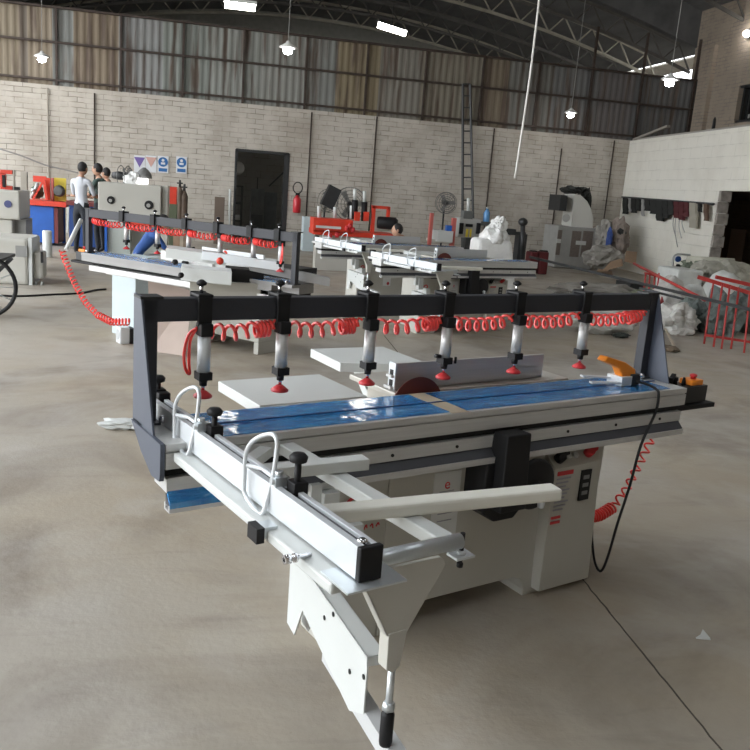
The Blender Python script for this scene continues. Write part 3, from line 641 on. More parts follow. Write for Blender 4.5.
# ------------------------------------------------------------------ roof
def arch(x, off=0): return 7.1 - .0165 * (x - 3.2) ** 2 + off
ROOF = mat('dark_roof_sheet', (.085, .085, .085), .8, var=.25, scale=2, stretch=(1, .3, 1))
ROOFL = mat('roof_sheet_lit', (.36, .34, .30), .8, var=.15, scale=2)  # paler copy of the roof sheet, daylight on its underside painted in
def roof(x0, x1, y0, y1, off, openings, pitch=.5):
    m = MB(); n = int((x1 - x0) / pitch); xs = [x0 + (x1 - x0) * i / n for i in range(n + 1)]
    for i in range(n):
        xm = (xs[i] + xs[i + 1]) / 2
        ys = [y0]
        for (ox0, ox1, oy0, oy1) in openings:
            if ox0 <= xm <= ox1: ys += [oy0, oy1]
        ys.append(y1)
        for j in range(0, len(ys), 2):
            a, b = xs[i], xs[i + 1]
            m.hull8([(a, ys[j], arch(a, off)), (b, ys[j], arch(b, off)), (b, ys[j + 1], arch(b, off)), (a, ys[j + 1], arch(a, off)), (a, ys[j], arch(a, off) + .05), (b, ys[j], arch(b, off) + .05), (b, ys[j + 1], arch(b, off) + .05), (a, ys[j + 1], arch(a, off) + .05)])
    return m
struct(roof(-7, 13.5, -5, 22.0, 1.55, [(-2, -1, 3, 9), (6, 7, 2, 8), (1, 2, -4, 0)]).done('ceiling', ROOF))  # hidden openings and short left edge shaped to let daylight in
struct(roof(-16, 13.5, 22.0, 33, .65, []).done('ceiling_far', ROOF)).name = 'ceiling_rear'
m = MB()
for i in range(60):
    a, b_ = -16 + i * .5, -15.5 + i * .5
    m.hull8([(a, 21.95, arch(a, .6)), (b_, 21.95, arch(b_, .6)), (b_, 22.0, arch(b_, .6)), (a, 22.0, arch(a, .6)), (a, 21.95, arch(a, 1.62)), (b_, 21.95, arch(b_, 1.62)), (b_, 22.0, arch(b_, 1.62)), (a, 22.0, arch(a, 1.62))])
struct(m.done('trim_20', ROOF))
m = roof(13.6, 16.6, 22.0, 33, .65, [(13.9, 15.2, 22.6, 31)]); struct(m.done('trim_5', ROOFL))
struct(MB().box(-9, XR + .24, -5.2, -5, 0, 9).done('wall_light_block', mat('light_block_wall', (.30, .27, .23), .9)))  # unseen wall added behind the camera to block daylight
struct(MB().box(-16, 17, 33, 33.2, 0, 8.6).done('wall_far', mat('far_wall', (.22, .215, .19), .9, var=.1)))
struct(MB().box(16.6, 16.8, 22, 33, 0, 4.5).done('wall_side', mat('far_wall', (.22, .215, .19), .9)))  # unseen wall added to keep daylight from flooding the far bay
TRUSS = mat('truss_grey_paint', (.20, .195, .17), .6, var=.15); TRUSSL = mat('truss_cream_paint', (.29, .27, .215), .6, var=.1); TRUSSD = mat('truss_dark_paint', (.075, .07, .062), .6, var=.15)
def truss(Y, off, mt, x0=-8, x1=13.2, dep=.55, w=.075, idx=6):
    m = MB(); st = .9; xs = []; x = x1
    while x > x0: xs.append(x); x -= st
    bot = [Vector((x, Y, arch(x, off))) for x in xs]; top = [Vector((x - st / 2, Y, arch(x - st / 2, off) + dep)) for x in xs]
    for a, b in zip(bot, bot[1:]): m.bar(a, b, w, w)
    for a, b in zip(top, top[1:]): m.bar(a, b, w, w)
    for i in range(len(xs)):
        m.bar(bot[i], top[i], w * .5, w * .5)
        if i + 1 < len(xs): m.bar(top[i], bot[i + 1], w * .5, w * .5)
    return struct(m.done('trim_%d' % idx, mt))
for k, (Y, off, mt) in enumerate(((22.2, .0, TRUSSD), (24, 0, TRUSSL), (26, 0, TRUSSD), (28, 0, TRUSSD), (30, 0, TRUSSL), (20, 1.0, TRUSSD), (16, 1.0, TRUSSD), (12, 1.0, TRUSSD), (8, 1.0, TRUSSD), (4, 1.0, TRUSSD))):
    truss(Y, off, mt, idx=6 + k)
# room behind the doorway of the back wall
fr = struct(MB().box(DX0 - .02, DX0 + .04, YW - .02, YW + .24, 0, DZ).box(DX1 - .10, DX1 + .02, YW - .02, YW + .24, 0, DZ).box(DX0, DX1, YW - .02, YW + .22, DZ - .05, DZ + .02).done('door_2', BLKM))
struct(MB().box(-4, 6, 25, 25.2, 0, 4).done('wall_rear_room', block_mat('rear_block', (.30, .29, .26), (.27, .26, .235), (.2, .19, .17)))).name = 'wall_rear'
# ------------------------------------------------------------------ lights
def pendant(x, y, Y, top, label, tilt=0):
    p = P(x, y, Y); t = thing('pendant_lamp', label, 'lamp', p, group='pendant lamps under the roof')
    m = MB().m(mat('lamp_white', (.7, .7, .68), .4)).lathe([(.03, .12), (.05, .08), (.16, .02), (.17, .0), (.10, .0)], (0, 0, 0), 20); m.done('lamp_shade', None, t)
    MB().lathe([(.02, .01), (.075, -.02), (.085, -.06), (.06, -.10), (.01, -.115)], (0, 0, 0), 16).done('bulb', LAMP, t)
    MB().cyl((0, 0, .11), (.02, 0, top - p.z), .008, 6).done('lamp_cord', mat('cord_grey', (.25, .25, .24), .6), t)
    return t
pendant(42, 57, 20.0, 7.5, 'glowing pendant lamp over the far left of the wall sheeting')
pendant(288, 48, 16.0, 8.2, 'glowing pendant lamp above the dark doorway, its cord reaching the arched truss')
pendant(571, 113, 20.0, 7.3, 'glowing pendant lamp low over the wall right of the hanging white rope')
pendant(670, 80, 14.5, 8, 'glowing pendant lamp in front of the bright roof gap at upper right')
p = P(240, 6, 15.0); t = thing('tube_lamp', 'long glowing tube lamp at the top edge, left of the centre', 'lamp', p)
MB().box(-.25, .25, -.06, .06, -.05, .04).done('tube', LAMPT, t); MB().box(-.27, .27, -.08, .08, .04, .09).done('lamp_housing', WHITE, t); MB().cyl((-.2, 0, .09), (-.2, 0, 8.4 - p.z), .006, 6).cyl((.2, 0, .09), (.2, 0, 8.4 - p.z), .006, 6).done('lamp_cord', BLK, t)
p = P(392, 29, 18.0); t = thing('strip_lamp', 'row of five glowing panels on a strip lamp by the roof truss', 'lamp', p, rz=0)
m = MB()
for k in range(5): m.bar((-.30 + k * .125, 0, .05 - k * .022), (-.20 + k * .125, 0, .03 - k * .022), .12, .10)
m.done('lamp_panels', LAMPT, t); MB().bar((-.33, 0, .12), (.33, 0, 0), .14, .03).done('lamp_housing', BLKM, t); MB().cyl((0, 0, .08), (0, 0, 3.3), .006, 6).done('lamp_cord', BLK, t)
p = P(742, 33, 19.5); t = thing('wall_lamp', 'bright flood lamp at the top of the brown brick wall, upper right corner', 'lamp', (13.0, 19.0, 6.0))
p = P(742, 33, 19.2)
t.location = (13.08, 19.6, P(742, 33, 19.6).z)
MB().lathe([(.11, 0), (.11, .02), (.04, .05)], (0, 0, 0), 16, (1, 0, 0)).done('lamp_housing', BLKM, t); MB().ball((-.05, 0, 0), .08).done('bulb', LAMP, t)
# hanging white rope
a = P(515, 178, 9.0); b = P(553, -30, 9.0) + Vector((0, .3, 0))
tag(MB().tube(smooth([b + (b - a) * .5, b, a.lerp(b, .5) + Vector((.015, 0, 0)), a], 6), .012, 8).done('hanging_rope', mat('white_rope', (.72, .70, .66), .7)), 'long white rope hanging down from the roof in front of the back wall', 'rope')
exec_later = []
# ------------------------------------------------------------------ background helpers
def rect(x0, y0, x1, y1, Y):
    xm, ym = (x0 + x1) / 2, (y0 + y1) / 2
    return P(x0, ym, Y).x, P(x1, ym, Y).x, P(xm, y1, Y).z, P(xm, y0, Y).z   # X0, X1, Zlow, Zhigh
def wbox(m, x0, y0, x1, y1, Y, dep=.3, zb=None, bevel=0):
    X0, X1, Z0, Z1 = rect(x0, y0, x1, y1, Y)
    if zb is not None: Z0 = zb
    return m.box(X0, X1, Y, Y + dep, Z0, Z1, bevel)
def disc(m, x, y, Y, r, t=.02): p = P(x, y, Y); return m.lathe([(r, 0), (r, t)], p, 20, (0, -1, 0))
def simple(name, label, cat, x0, y0, x1, y1, Y, dep, mt, zb=None, bevel=.01, group=None):
    o = wbox(MB(), x0, y0, x1, y1, Y, dep, zb).done(name, mt, bevel=bevel); return tag(o, label, cat, group)
M = mat
# wall conduits
for lab, x, y0, y1 in (('thin dark pipe on the back wall above the two standing workers', 94.5, 93, 190), ('thin dark pipe on the back wall right of the red extinguisher', 309, 112, 217), ('dark pipe on the back wall over the orange red machine', 373, 110, 235),
                       ('brown pipe on the back wall right of the ladder', 490, 128, 215), ('dark pipe on the back wall left of the air cooler', 556, 148, 243), ('rusty pipe on the back wall between air cooler and white partition', 609, 140, 224),
                       ('pale pipe on the back wall at far left', 48, 88, 185)):
    p = P(x, (y0 + y1) / 2, YW - .04); z0 = P(x, y1, YW - .04).z if x == 309 else 0; z1 = min(3.42, P(x, y0, YW - .04).z)
    tag(MB().cyl((p.x, YW - .04, z0), (p.x, YW - .04, z1), .018, 8).done('conduit_pipe', RAIL if 'pale' not in lab else M('pale_pipe', (.36, .33, .28), .7)), lab, 'pipe', 'pipes running up the back wall')
# power line across the wall
pts = [P(x, y, 21.2) for x, y in ((0, 149), (22, 156), (45, 165), (66, 170), (78, 173))]
tag(MB().tube(smooth(pts), .018, 6).done('sagging_cable', M('cable_grey', (.22, .21, .2), .7)), 'grey cable sagging along the back wall towards the white shirted worker', 'cable')
# ladder
t = thing('wall_ladder', 'tall dark metal ladder standing against the back wall', 'ladder', P(467, 214, 21.2)); 
A0 = Vector((P(462, 214, 21.1).x, 21.05, 0)); base = t.location.copy()
l0, l1 = P(462.5, 214, 21.1) - base, P(463, 84, 21.4) - base; r0, r1 = P(473, 214, 21.1) - base, P(470, 84, 21.4) - base
ex = (l0 - l1) * .3
for a, b in ((l0, l1), (r0, r1)): MB().bar(a + (a - b) * .33, b, .05, .05).done('rail', BLKM, t)
for k in range(15):
    f = k / 14; a = (l0 + (l0 - l1) * .25).lerp(l1, f); b = (r0 + (r0 - r1) * .25).lerp(r1, f); MB().bar(a, b, .035, .035).done('rung', BLKM, t)
# safety notices
PAPER = M('notice_paper', (.62, .64, .66), .5); NBLUE = M('notice_blue', (.02, .12, .33), .5)
for x, y, c, lab in ((139.5, 164, M('notice_violet', (.15, .10, .32), .5), 'faded violet safety notice, leftmost of four on the back wall'), (151, 164, M('notice_pink', (.55, .33, .28), .5), 'pale pink safety notice next to the violet one'),
                     (163, 164.5, NBLUE, 'blue goggles safety notice with a round sign, second from the right'), (181.5, 165, NBLUE, 'blue round safety notice, rightmost of four on the back wall')):
    p = P(x, y, YW - .02); t = tag(MB().box(p.x - .13, p.x + .13, YW - .02, YW - .005, p.z - .2, p.z + .2).done('safety_notice', PAPER), lab, 'poster', 'safety notices on the back wall')
    if c is NBLUE:
        MB().lathe([(.115, 0), (.115, .006)], (p.x, YW - .02, p.z + .06), 24, (0, -1, 0)).done('round_sign', c, t)
        m = MB(); m.box(p.x - .05, p.x + .05, YW - .03, YW - .026, p.z - .0, p.z + .05); m.lathe([(.035, 0), (.035, .004)], (p.x, YW - .026, p.z + .10), 14, (0, -1, 0)); m.done('figure', PAPER, t)
        MB().box(p.x - .10, p.x + .10, YW - .026, YW - .02, p.z - .17, p.z - .09).done('caption_bar', c, t)
    elif 'violet' in lab: MB().prism([(p.x - .13, 0, p.z + .16), (p.x + .13, 0, p.z + .16), (p.x, 0, p.z - .08)], (0, YW - .026, 0), (0, .006, 0)).done('triangle_sign', c, t)
    else: MB().lathe([(.10, 0), (.10, .006)], (p.x, YW - .02, p.z + .05), 20, (0, -1, 0)).box(p.x - .09, p.x + .09, YW - .026, YW - .02, p.z - .18, p.z - .10).done('round_sign', c, t)
# extinguisher with its hoop
p = P(297, 204, 21.3); t = thing('fire_extinguisher', 'red fire extinguisher with a black hose hoop hanging on the back wall', 'extinguisher', p)
MB().lathe([(.09, -.22), (.10, -.2), (.10, .12), (.06, .18), (.03, .22)], (0, 0, 0), 16).done('red_body', M('extinguisher_red', (.50, .02, .03), .35), t)
MB().tube([Vector((math.cos(a) * .115, 0, .40 + math.sin(a) * .14)) for a in [2 * PI * k / 20 for k in range(20)]], .014, 6, closed=True).done('hose_hoop', BLK, t)
MB().box(-.05, .05, -.02, .02, .20, .26).done('handle', BLK, t)
simple('brown_board', 'brown board leaning on the back wall left of the dark doorway', 'board', 214.5, 197, 224.5, 216, 21.0, .05, M('board_brown', (.14, .105, .08), .7), zb=0)
o = tag(MB().cyl((P(230, 235, 21.2).x, 21.2, 0), P(230, 189, 21.2), .03, 8).done('white_pole', WHITE), 'white pole standing beside the left jamb of the dark doorway', 'pole')
# rear room equipment, behind the doorway
DG = M('dark_grey_machine', (.055, .06, .058), .6, var=.2); DG2 = M('mid_grey_machine', (.10, .105, .10), .6, var=.2)
t = thing('storage_rack', 'dark rack with a pale round part on top, inside the doorway on its left', 'rack', P(239, 215, 22.6)); b0 = t.location
m = MB(); X0, X1, Z0, Z1 = rect(234, 175, 243, 220, 22.6)
for z in (0.02, .5, .95, 1.4): m.box(X0 - b0.x, X1 - b0.x, 0, .5, z - b0.z, z + .04 - b0.z)
for x in (X0, X1 - .04): m.box(x - b0.x, x + .04 - b0.x, 0, .04, -b0.z, 1.44 - b0.z); m.box(x - b0.x, x + .04 - b0.x, .46, .5, -b0.z, 1.44 - b0.z)
m.done('rack_frame', DG, t); MB().lathe([(.16, -.0), (.17, .04), (.1, .06)], P(238, 168, 22.6) - b0, 18, (0, -1, 0)).done('round_part', M('pale_part', (.55, .55, .52), .5), t)
m = MB(); m.box(X0 + .05 - b0.x, X1 - .06 - b0.x, .05, .4, .54 - b0.z, .66 - b0.z); m.box(X0 + .05 - b0.x, X1 - .1 - b0.x, .05, .4, .30 - b0.z, .36 - b0.z); m.done('stored_boxes', M('pale_part', (.5, .5, .5), .5), t)
X0, X1, Z0, Z1 = rect(251, 189, 264, 230, 23.2)
t = thing('dark_machine_cabinet', 'dark grey machine cabinet with a lever inside the doorway', 'machine', ((X0 + X1) / 2, 23.2, 0)); w_ = (X1 - X0) / 2
MB().box(-w_, w_, 0, .6, .0, Z1, .03).done('cabinet_body', DG2, t); MB().box(-w_ + .03, w_ - .03, -.02, 0, .1, Z1 * .5).done('cabinet_door', DG, t); MB().bar((-.02, .2, Z1), (-.02, .2, Z1 + .3), .03, .03).bar((.3, .2, Z1 + .1), (.8, .2, Z1 + .62), .04, .04).box(w_, w_ + .35, .1, .5, 0, Z1 * .95).done('lever_frame', DG, t)
# small white cabinet right of the doorway
simple('white_cabinet', 'narrow white cabinet standing under the wall pipe beside the extinguisher', 'cabinet', 303, 217, 314, 250, 20.4, .4, PALEB, zb=0)
# fans
def fan(x, y, Y, r, label, rz=0, stand=True, tilt=0):
    p = P(x, y, Y); t = thing('industrial_fan', label, 'fan', p, rz, 'wire guarded fans in the hall')
    m = MB()
    for rr in (1, .8, .6, .4, .2): 
        for yy in ((-.06, .06) if rr == 1 else (-.09,)): m.tube([Vector((math.cos(a) * r * rr, yy, math.sin(a) * r * rr)) for a in [2 * PI * k / 24 for k in range(24)]], .007, 4, closed=True)
    for k in range(16): a = 2 * PI * k / 16; m.bar((math.cos(a) * r * .1, -.09, math.sin(a) * r * .1), (math.cos(a) * r, -.06, math.sin(a) * r), .006, .006)
    m.done('wire_guard', M('guard_grey', (.13, .13, .125), .5), t)
    MB().lathe([(.06, -.05), (.07, .1), (.05, .2)], (0, 0, 0), 12, (0, 1, 0)).done('fan_motor', BLKM, t)
    for k in range(3):
        a = 2 * PI * k / 3; u = Vector((math.cos(a), 0, math.sin(a))); v = Vector((-math.sin(a), 0, math.cos(a)))
        MB().prism([u * .05 - v * .03, u * r * .85 - v * r * .12, u * r * .9 + v * r * .25, u * .05 + v * .05], (0, -.02, 0), (0, .012, 0)).done('fan_blade', M('blade_grey', (.2, .2, .19), .4), t)
    if stand: MB().cyl((0, .12, 0), (0, .12, -p.z + .02), .022, 8).done('fan_pole', BLKM, t); MB().lathe([(.22, 0), (.22, .03), (.04, .06)], (0, .12, -p.z), 16).done('fan_base', BLKM, t)
    return t
fan(328, 201, 19.6, .26, 'wire guarded fan half hidden by a tilted black housing behind the orange red machine', .5)
fan(350, 204, 20.2, .40, 'largest wire guarded fan, behind the orange red machine')
fan(446, 203, 19.4, .25, 'wire guarded fan left of the ladder foot, between two red posts')
fan(124.5, 176, 14.2, .16, 'narrow black fan standing on the big white machine', 1.25, False)
o = MB(); p = P(332, 196, 19.3); o.bar(p + Vector((-.12, 0, -.25)), p + Vector((.06, 0, .2)), .28, .3); tag(o.done('black_housing', BLKM), 'tilted black housing in front of the smaller rear fan', 'machine part')
# orange red long machine
Yo = 16.0
t = thing('orange_machine', 'long orange red machine with a square frame, in front of the back wall fans', 'machine', (0, 0, 0)); 
m = MB(); wbox(m, 313, 219, 353, 233, Yo, .5); wbox(m, 313, 232, 396, 237, Yo, .7); ob = m.done('orange_bed', ORED, t, bevel=.01)
m = MB(); wbox(m, 316, 237, 390, 262, Yo + .1, .4, zb=0); m.done('machine_base', CREAM, t)
m = MB(); wbox(m, 316, 226, 341, 228.5, Yo - .02, .02); m.done('printed_strip', WHITE, t)
m = MB(); wbox(m, 371.5, 206, 375, 233, Yo, .08); wbox(m, 387, 207, 390, 222, Yo, .08); wbox(m, 372, 206, 390, 209, Yo, .08); m.done('square_frame', ORED, t)
m = MB(); p = P(385, 223, Yo); m.lathe([(.11, -.15), (.12, -.1), (.12, .2), (.08, .25)], p, 16, (.9, -.3, 0)); m.done('black_motor', BLK, t)
for x in (357.5, 366.5): 
    m = MB(); wbox(m, x - 2.5, 212, x + 2.5, 221, Yo - .05, .12); m.done('red_block', ORED, t)
for x, y in ((355, 189), (364.5, 191)):
    m = MB(); m.cyl(P(x, y + 11, Yo + .1), P(x, y, Yo + .1), .035, 10); c = m.done('white_piston', WHITE, t)
    MB().cyl(P(x - .5, y + 30, Yo + .1), P(x, y + 11, Yo + .1), .06, 12).done('black_cylinder', BLK, t)
for x in (319, 335, 351.5): 
    MB().cyl(P(x, 218, Yo + .2), P(x, 205 + (x % 3), Yo + .2), .035, 10).done('white_piston', WHITE, t)
for x, y in ((347, 228), (350, 226), (353, 230), (337, 235), (330, 236)): MB().lathe([(.03, -.05), (.05, 0), (.03, .05)], P(x, y, Yo - .08), 10).done('valve', RED, t)
# red posts and white tray by the fan
t = thing('red_post_bench', 'bench with two red posts and a white tray in front of the ladder', 'bench', (0, 0, 0))
PINKR = M('faded_red_paint', (.50, .12, .10), .6)
for a in ((429.5, 213, 432.5, 247), (451.5, 218, 455.5, 247)): wbox(MB(), *a, 17.5, .1, zb=.0).done('red_post', PINKR, t)
wbox(MB(), 437, 231, 453, 242, 17.4, .4).done('white_tray', WHITE, t); m = MB(); wbox(m, 447, 225.5, 452, 232, 17.5, .15); m.done('blue_can', BLUEP, t)
m = MB(); wbox(m, 432, 240, 452, 243, 17.5, .5); m.done('bench_shelf', CREAM, t)
# grey drilling machine
t = thing('drilling_machine', 'grey drilling machine with black side plates below the ladder', 'machine', (0, 0, 0)); Yc = 17.8
m = MB(); wbox(m, 459, 218.5, 481, 238, Yc, .4); m.done('machine_head', M('machine_grey', (.36, .36, .34), .5), t, bevel=.02)
for a in ((459.5, 223, 463.5, 234), (476.5, 223, 480.5, 234), (466, 224, 473, 227)): m = MB(); wbox(m, *a, Yc - .04, .05); m.done('black_plate', BLK, t, bevel=.01)
m = MB(); wbox(m, 466, 229, 468, 237, Yc - .03, .03); wbox(m, 470, 229, 471.5, 237, Yc - .03, .03); m.done('yellow_strips', YEL, t)
m = MB(); wbox(m, 481, 222, 496, 226, Yc, .3); m.done('side_arm', DG2, t); m = MB(); wbox(m, 465, 238, 477, 262, Yc, .3, zb=0); m.done('pedestal', DG, t)
MB().cyl(P(468.5, 212, Yc + .1), P(468.5, 198, Yc + .1), .04, 10).done('white_piston', WHITE, t); m = MB(); wbox(m, 464, 211, 473, 219, Yc, .25); m.done('head_block', DG2, t)
p = P(486, 222, Yc + .1); t = thing('water_bottle', 'blue water bottle on the arm of the grey drilling machine', 'bottle', p)
MB().lathe([(.07, 0), (.075, .02), (.075, .2), (.03, .27), (.03, .3)], (0, 0, 0), 14).done('bottle_body', M('bottle_blue', (.10, .28, .55), .2), t); MB().lathe([(.032, .3), (.032, .33)], (0, 0, 0), 12).done('bottle_cap', WHITE, t)
# wrapped bundle
WRAP = M('white_plastic_wrap', (.72, .72, .70), .35, var=.05, scale=8, bump=.4)
t = thing('wrapped_bundle', 'big white plastic wrapped bundle with a knotted peak, behind the second row of saws', 'bundle', (0, 0, 0)); Yb = 13.2
X0, X1, Z0, Z1 = rect(479, 240, 517, 262, Yb); zc = Z1
m = MB(); m.hull8([(X0 - .02, Yb, 0), (X1 + .1, Yb, 0), (X1 + .1, Yb + .6, 0), (X0 - .02, Yb + .6, 0), (X0, Yb + .05, zc), (X1 - .08, Yb + .05, zc), (X1 - .08, Yb + .55, zc), (X0, Yb + .55, zc)]); m.done('lower_block', WRAP, t, bevel=.06)
p = P(494, 236, Yb + .3); m = MB(); m.ball((p.x, p.y, zc - .02), .24, .26, P(494, 226, Yb).z - zc + .04, n=30, jit=.25, seed=3); p2 = P(499, 226, Yb + .3); m.ball((p2.x, p2.y, p2.z), .13, .12, .17, n=30, jit=.3, seed=5); p3 = P(498, 216, Yb + .3); m.tube([p2, p3], [.06, .03], 8); m.done('knotted_top', WRAP, t)
# stand drill and neighbours
t = thing('bench_drill', 'dark upright drill stand to the right of the wrapped bundle', 'drill', (0, 0, 0)); Yd = 16.5
MB().cyl(P(522, 262, Yd), P(523, 222, Yd), .05, 10).done('column', BLKM, t); MB().ball(P(523, 222, Yd), .10, .12, .09).done('drill_head', BLKM, t)
m = MB(); wbox(m, 506, 229, 516, 235, Yd, .2); wbox(m, 514, 232, 526, 235, Yd, .15); m.done('motor_arm', BLKM, t); m = MB(); wbox(m, 518, 234, 526, 262, Yd, .25, zb=0); m.done('stand', BLKM, t)
for k, (a, lab) in enumerate((((530, 252, 538, 264), 'dark red case on the floor, the left one of two near the air cooler'), ((540, 252, 549, 263), 'dark red case on the floor, closest to the air cooler'))):
    o = wbox(MB(), *a, 17.8, .3, zb=.0).done('red_case', M('case_red', (.10, .01, .013), .6), bevel=.03); tag(o, lab, 'case', 'dark red cases')
    m = MB(); wbox(m, a[0] + 1, 250.5, a[2] - 1, 252.5, 17.9, .1); m.done('case_handle', BLK, o)
# air cooler with duct
t = thing('air_cooler', 'grey evaporative air cooler box with a white elbow duct by the back wall', 'air cooler', (0, 0, 0)); Ya = 19.8
AC = M('cooler_casing', (.27, .265, .25), .6, var=.06); ACD = M('cooler_grille', (.13, .105, .09), .8, var=.2, scale=20, stretch=(1, 1, 8))
X0, X1, Z0, Z1 = rect(556, 227, 594, 270, Ya); XD = P(564, 247, Ya).x
MB().box(X0, X1, Ya, Ya + .9, .02, Z1).done('casing', AC, t, bevel=.02)
for a in ((571, 231, 580, 257), (582, 231, 592, 257), (557, 230, 561, 255)): m = MB(); wbox(m, *a, Ya - .015, .02); m.done('grille_panel', ACD, t)
for x, y in ((581, 243), (559, 241)): m = MB(); wbox(m, x - 5 + (3 if x < 570 else 0), y - 2, x + 5 - (3 if x < 570 else 0), y + 2, Ya - .03, .02); m.done('brand_plate', M('plate_grey', (.45, .45, .43), .5), t)
c = P(566, 226, Ya + .4); m = MB()
ri, ro_ = .02, P(588, 226, Ya).x - P(566, 226, Ya).x; N_ = 10; prev = None
for k in range(N_ + 1):
    a = PI / 2 * k / N_; f = 1.0 + (.0 if k % 2 else .015)
    ring = [(c.x + .03 * math.cos(a), c.y - .3, c.z + .03 * math.sin(a)), (c.x + ro_ * f * math.cos(a), c.y - .3, c.z + ro_ * 1.35 * f * math.sin(a)), (c.x + ro_ * f * math.cos(a), c.y + .3, c.z + ro_ * 1.35 * f * math.sin(a)), (c.x + .03 * math.cos(a), c.y + .3, c.z + .03 * math.sin(a))]
    if prev: m.hull8([prev[0], prev[1], prev[2], prev[3], ring[0], ring[1], ring[2], ring[3]])
    prev = ring
m.done('elbow_duct', M('duct_white', (.52, .51, .47), .5), t)
m = MB(); wbox(m, 560, 195, 567, 211, Ya + .05, .7); m.done('duct_mouth', BLKM, t); m = MB(); disc(m, 566, 218, Ya + .05, .10); m.done('pulley', M('machine_grey', (.36, .36, .34), .5), t)
o = MB().ball(P(571, 190, Ya + .5), .28, .3, .10, n=20, jit=.5, seed=8).ball(P(584, 192, Ya + .5), .13, .2, .12, n=20, jit=.5, seed=9).ball(P(586, 206, Ya + .6), .12, .2, .45, n=20, jit=.3, seed=10); tag(o.done('black_sheeting', M('black_sheet', (.016, .017, .015), .7)), 'crumpled black plastic draped over the white cooler duct', 'plastic sheet')
# ------------------------------------------------------------------ left side
t = thing('blue_workbench', 'blue workbench with orange red top holding a small engine, far left', 'workbench', (0, 0, 0)); Yw = 18.0
wbox(MB(), 28, 206, 54, 243, Yw, .9, zb=.05).done('bench_body', BLUEP, t, bevel=.01); wbox(MB(), 54.3, 208, 58, 243, Yw, .9, zb=.05).done('bench_side', M('rust_red', (.16, .03, .03), .6), t)
wbox(MB(), 26, 201, 66, 206, Yw - .1, 1.1).done('bench_top', ORED, t); wbox(MB(), 62, 206, 65, 240, Yw + .7, .1, zb=0).done('bench_leg', BLUEP, t)
t = thing('small_engine', 'dark green engine in an orange frame on the blue workbench', 'engine', (0, 0, 0))
MB().ball(P(37.5, 192, Yw + .2), .12, .15, .13, n=20, jit=.2, seed=1).done('engine_block', M('engine_green', (.05, .09, .06), .5), t)
m = MB(); m.bar(P(33, 199, Yw), P(44, 180, Yw), .04, .04); m.bar(P(44, 180, Yw), P(47, 200, Yw), .05, .05); m.done('engine_frame', ORED, t); m = MB(); wbox(m, 46, 178, 50, 200, Yw + .1, .06); m.done('frame_upright', ORED, t); m = MB(); wbox(m, 33, 176, 46, 182, Yw + .4, .05); m.done('frame_plate', ORED, t)
MB().cyl(P(31, 198, Yw), P(38, 183, Yw), .03, 8).ball(P(33, 190, Yw - .05), .04).done('engine_pipe', STEEL, t)
t = thing('yellow_guard_panel', 'yellow panel with grey motor standing on the blue workbench beside the worker', 'panel', (0, 0, 0)); wbox(MB(), 54, 178, 66, 201, Yw + .3, .05).done('yellow_plate', YEL, t); m = MB(); m.lathe([(.1, 0), (.12, .1), (.08, .25)], P(60, 191, Yw + .25), 14, (0, -1, 0)); m.done('grey_motor', DG2, t); m = MB(); wbox(m, 51, 178, 53.5, 201, Yw + .1, .1); m.done('side_strut', PINKR, t)
t = thing('second_blue_bench', 'blue bench with red top behind the white shirted worker', 'workbench', (0, 0, 0)); wbox(MB(), 69, 206, 97, 238, 17.6, .8, zb=.05).done('bench_body', M('deep_blue_paint', (.01, .05, .2), .5), t); wbox(MB(), 66, 202, 98, 206, 17.5, 1.0).done('bench_top', M('rust_red', (.16, .03, .03), .6), t)
tag(MB().bar(P(67.5, 233, 16.9), P(68.5, 207, 16.9), .07, .03).done('pale_strip', WHITE), 'white upright strip leaning on the bench beside the worker in white', 'strip')
tag(MB().cyl(P(66, 250, 8.6), P(81, 220, 8.9), .022, 8).done('leaning_tube', WHITE), 'white tube rising at a slant from the left end of the second clamp beam saw', 'tube')
# white machine group at the left edge
EM = M('emblem_blue', (.05, .06, .16), .5)
t = thing('edge_machine', 'white machine with a round dark emblem at the left edge', 'machine', (0, 0, 0)); Ye = 13.6
wbox(MB(), -12, 190, 19.5, 219, Ye, .8).done('upper_housing', CREAM, t, bevel=.02); m = MB(); disc(m, 8, 204, Ye, .055, .012); e_ = m.done('round_emblem', EM, t)
wbox(MB(), -12, 219, 13, 285, Ye + .05, .7, zb=.0).done('lower_housing', CREAM, t, bevel=.02); wbox(MB(), 13, 219, 26, 240, Ye + .2, .5).done('grey_box', M('mid_grey_paint', (.25, .25, .24), .5), t)
m = MB(); wbox(m, 0, 170, 12, 174, Ye + .3, .2); wbox(m, 0, 173, 5, 189, Ye + .3, .1); wbox(m, 5, 186, 12, 190, Ye + .3, .1); m.done('red_attachment', ORED, t); m = MB(); wbox(m, 2, 175, 5, 187, Ye + .25, .05); wbox(m, 14, 187, 19, 190, Ye + .2, .1); m.done('black_fittings', BLK, t)
m = MB(); wbox(m, 13, 170, 14.5, 190, Ye + .3, .05); wbox(m, 21, 172, 27, 219, Ye + 1.5, .1); m.done('white_uprights', M('pale_pipe', (.42, .40, .36), .7), t)
t = thing('floor_cabinet', 'white floor cabinet with a square grey panel by the cart wheel', 'cabinet', (0, 0, 0)); q_ = Z(20, 285)
Yf = q_.y
wbox(MB(), -20, 238, 28, 285, Yf, .9, zb=0).done('cabinet_body', CREAM, t, bevel=.04); wbox(MB(), 15.5, 246, 27, 257, Yf - .015, .02).done('grey_panel', M('mid_grey_paint', (.25, .25, .24), .5), t); wbox(MB(), 28.5, 238, 32, 286, Yf + .02, .5, zb=0).done('side_frame', WHITE, t)
m = MB(); wbox(m, 33, 252, 43, 283, Yf + .1, .3, zb=.08); m.done('side_unit', CREAM, t, bevel=.03); m = MB(); wbox(m, 40.5, 252, 42.5, 263, Yf + .05, .06); m.done('black_handle', BLK, t)
m = MB()
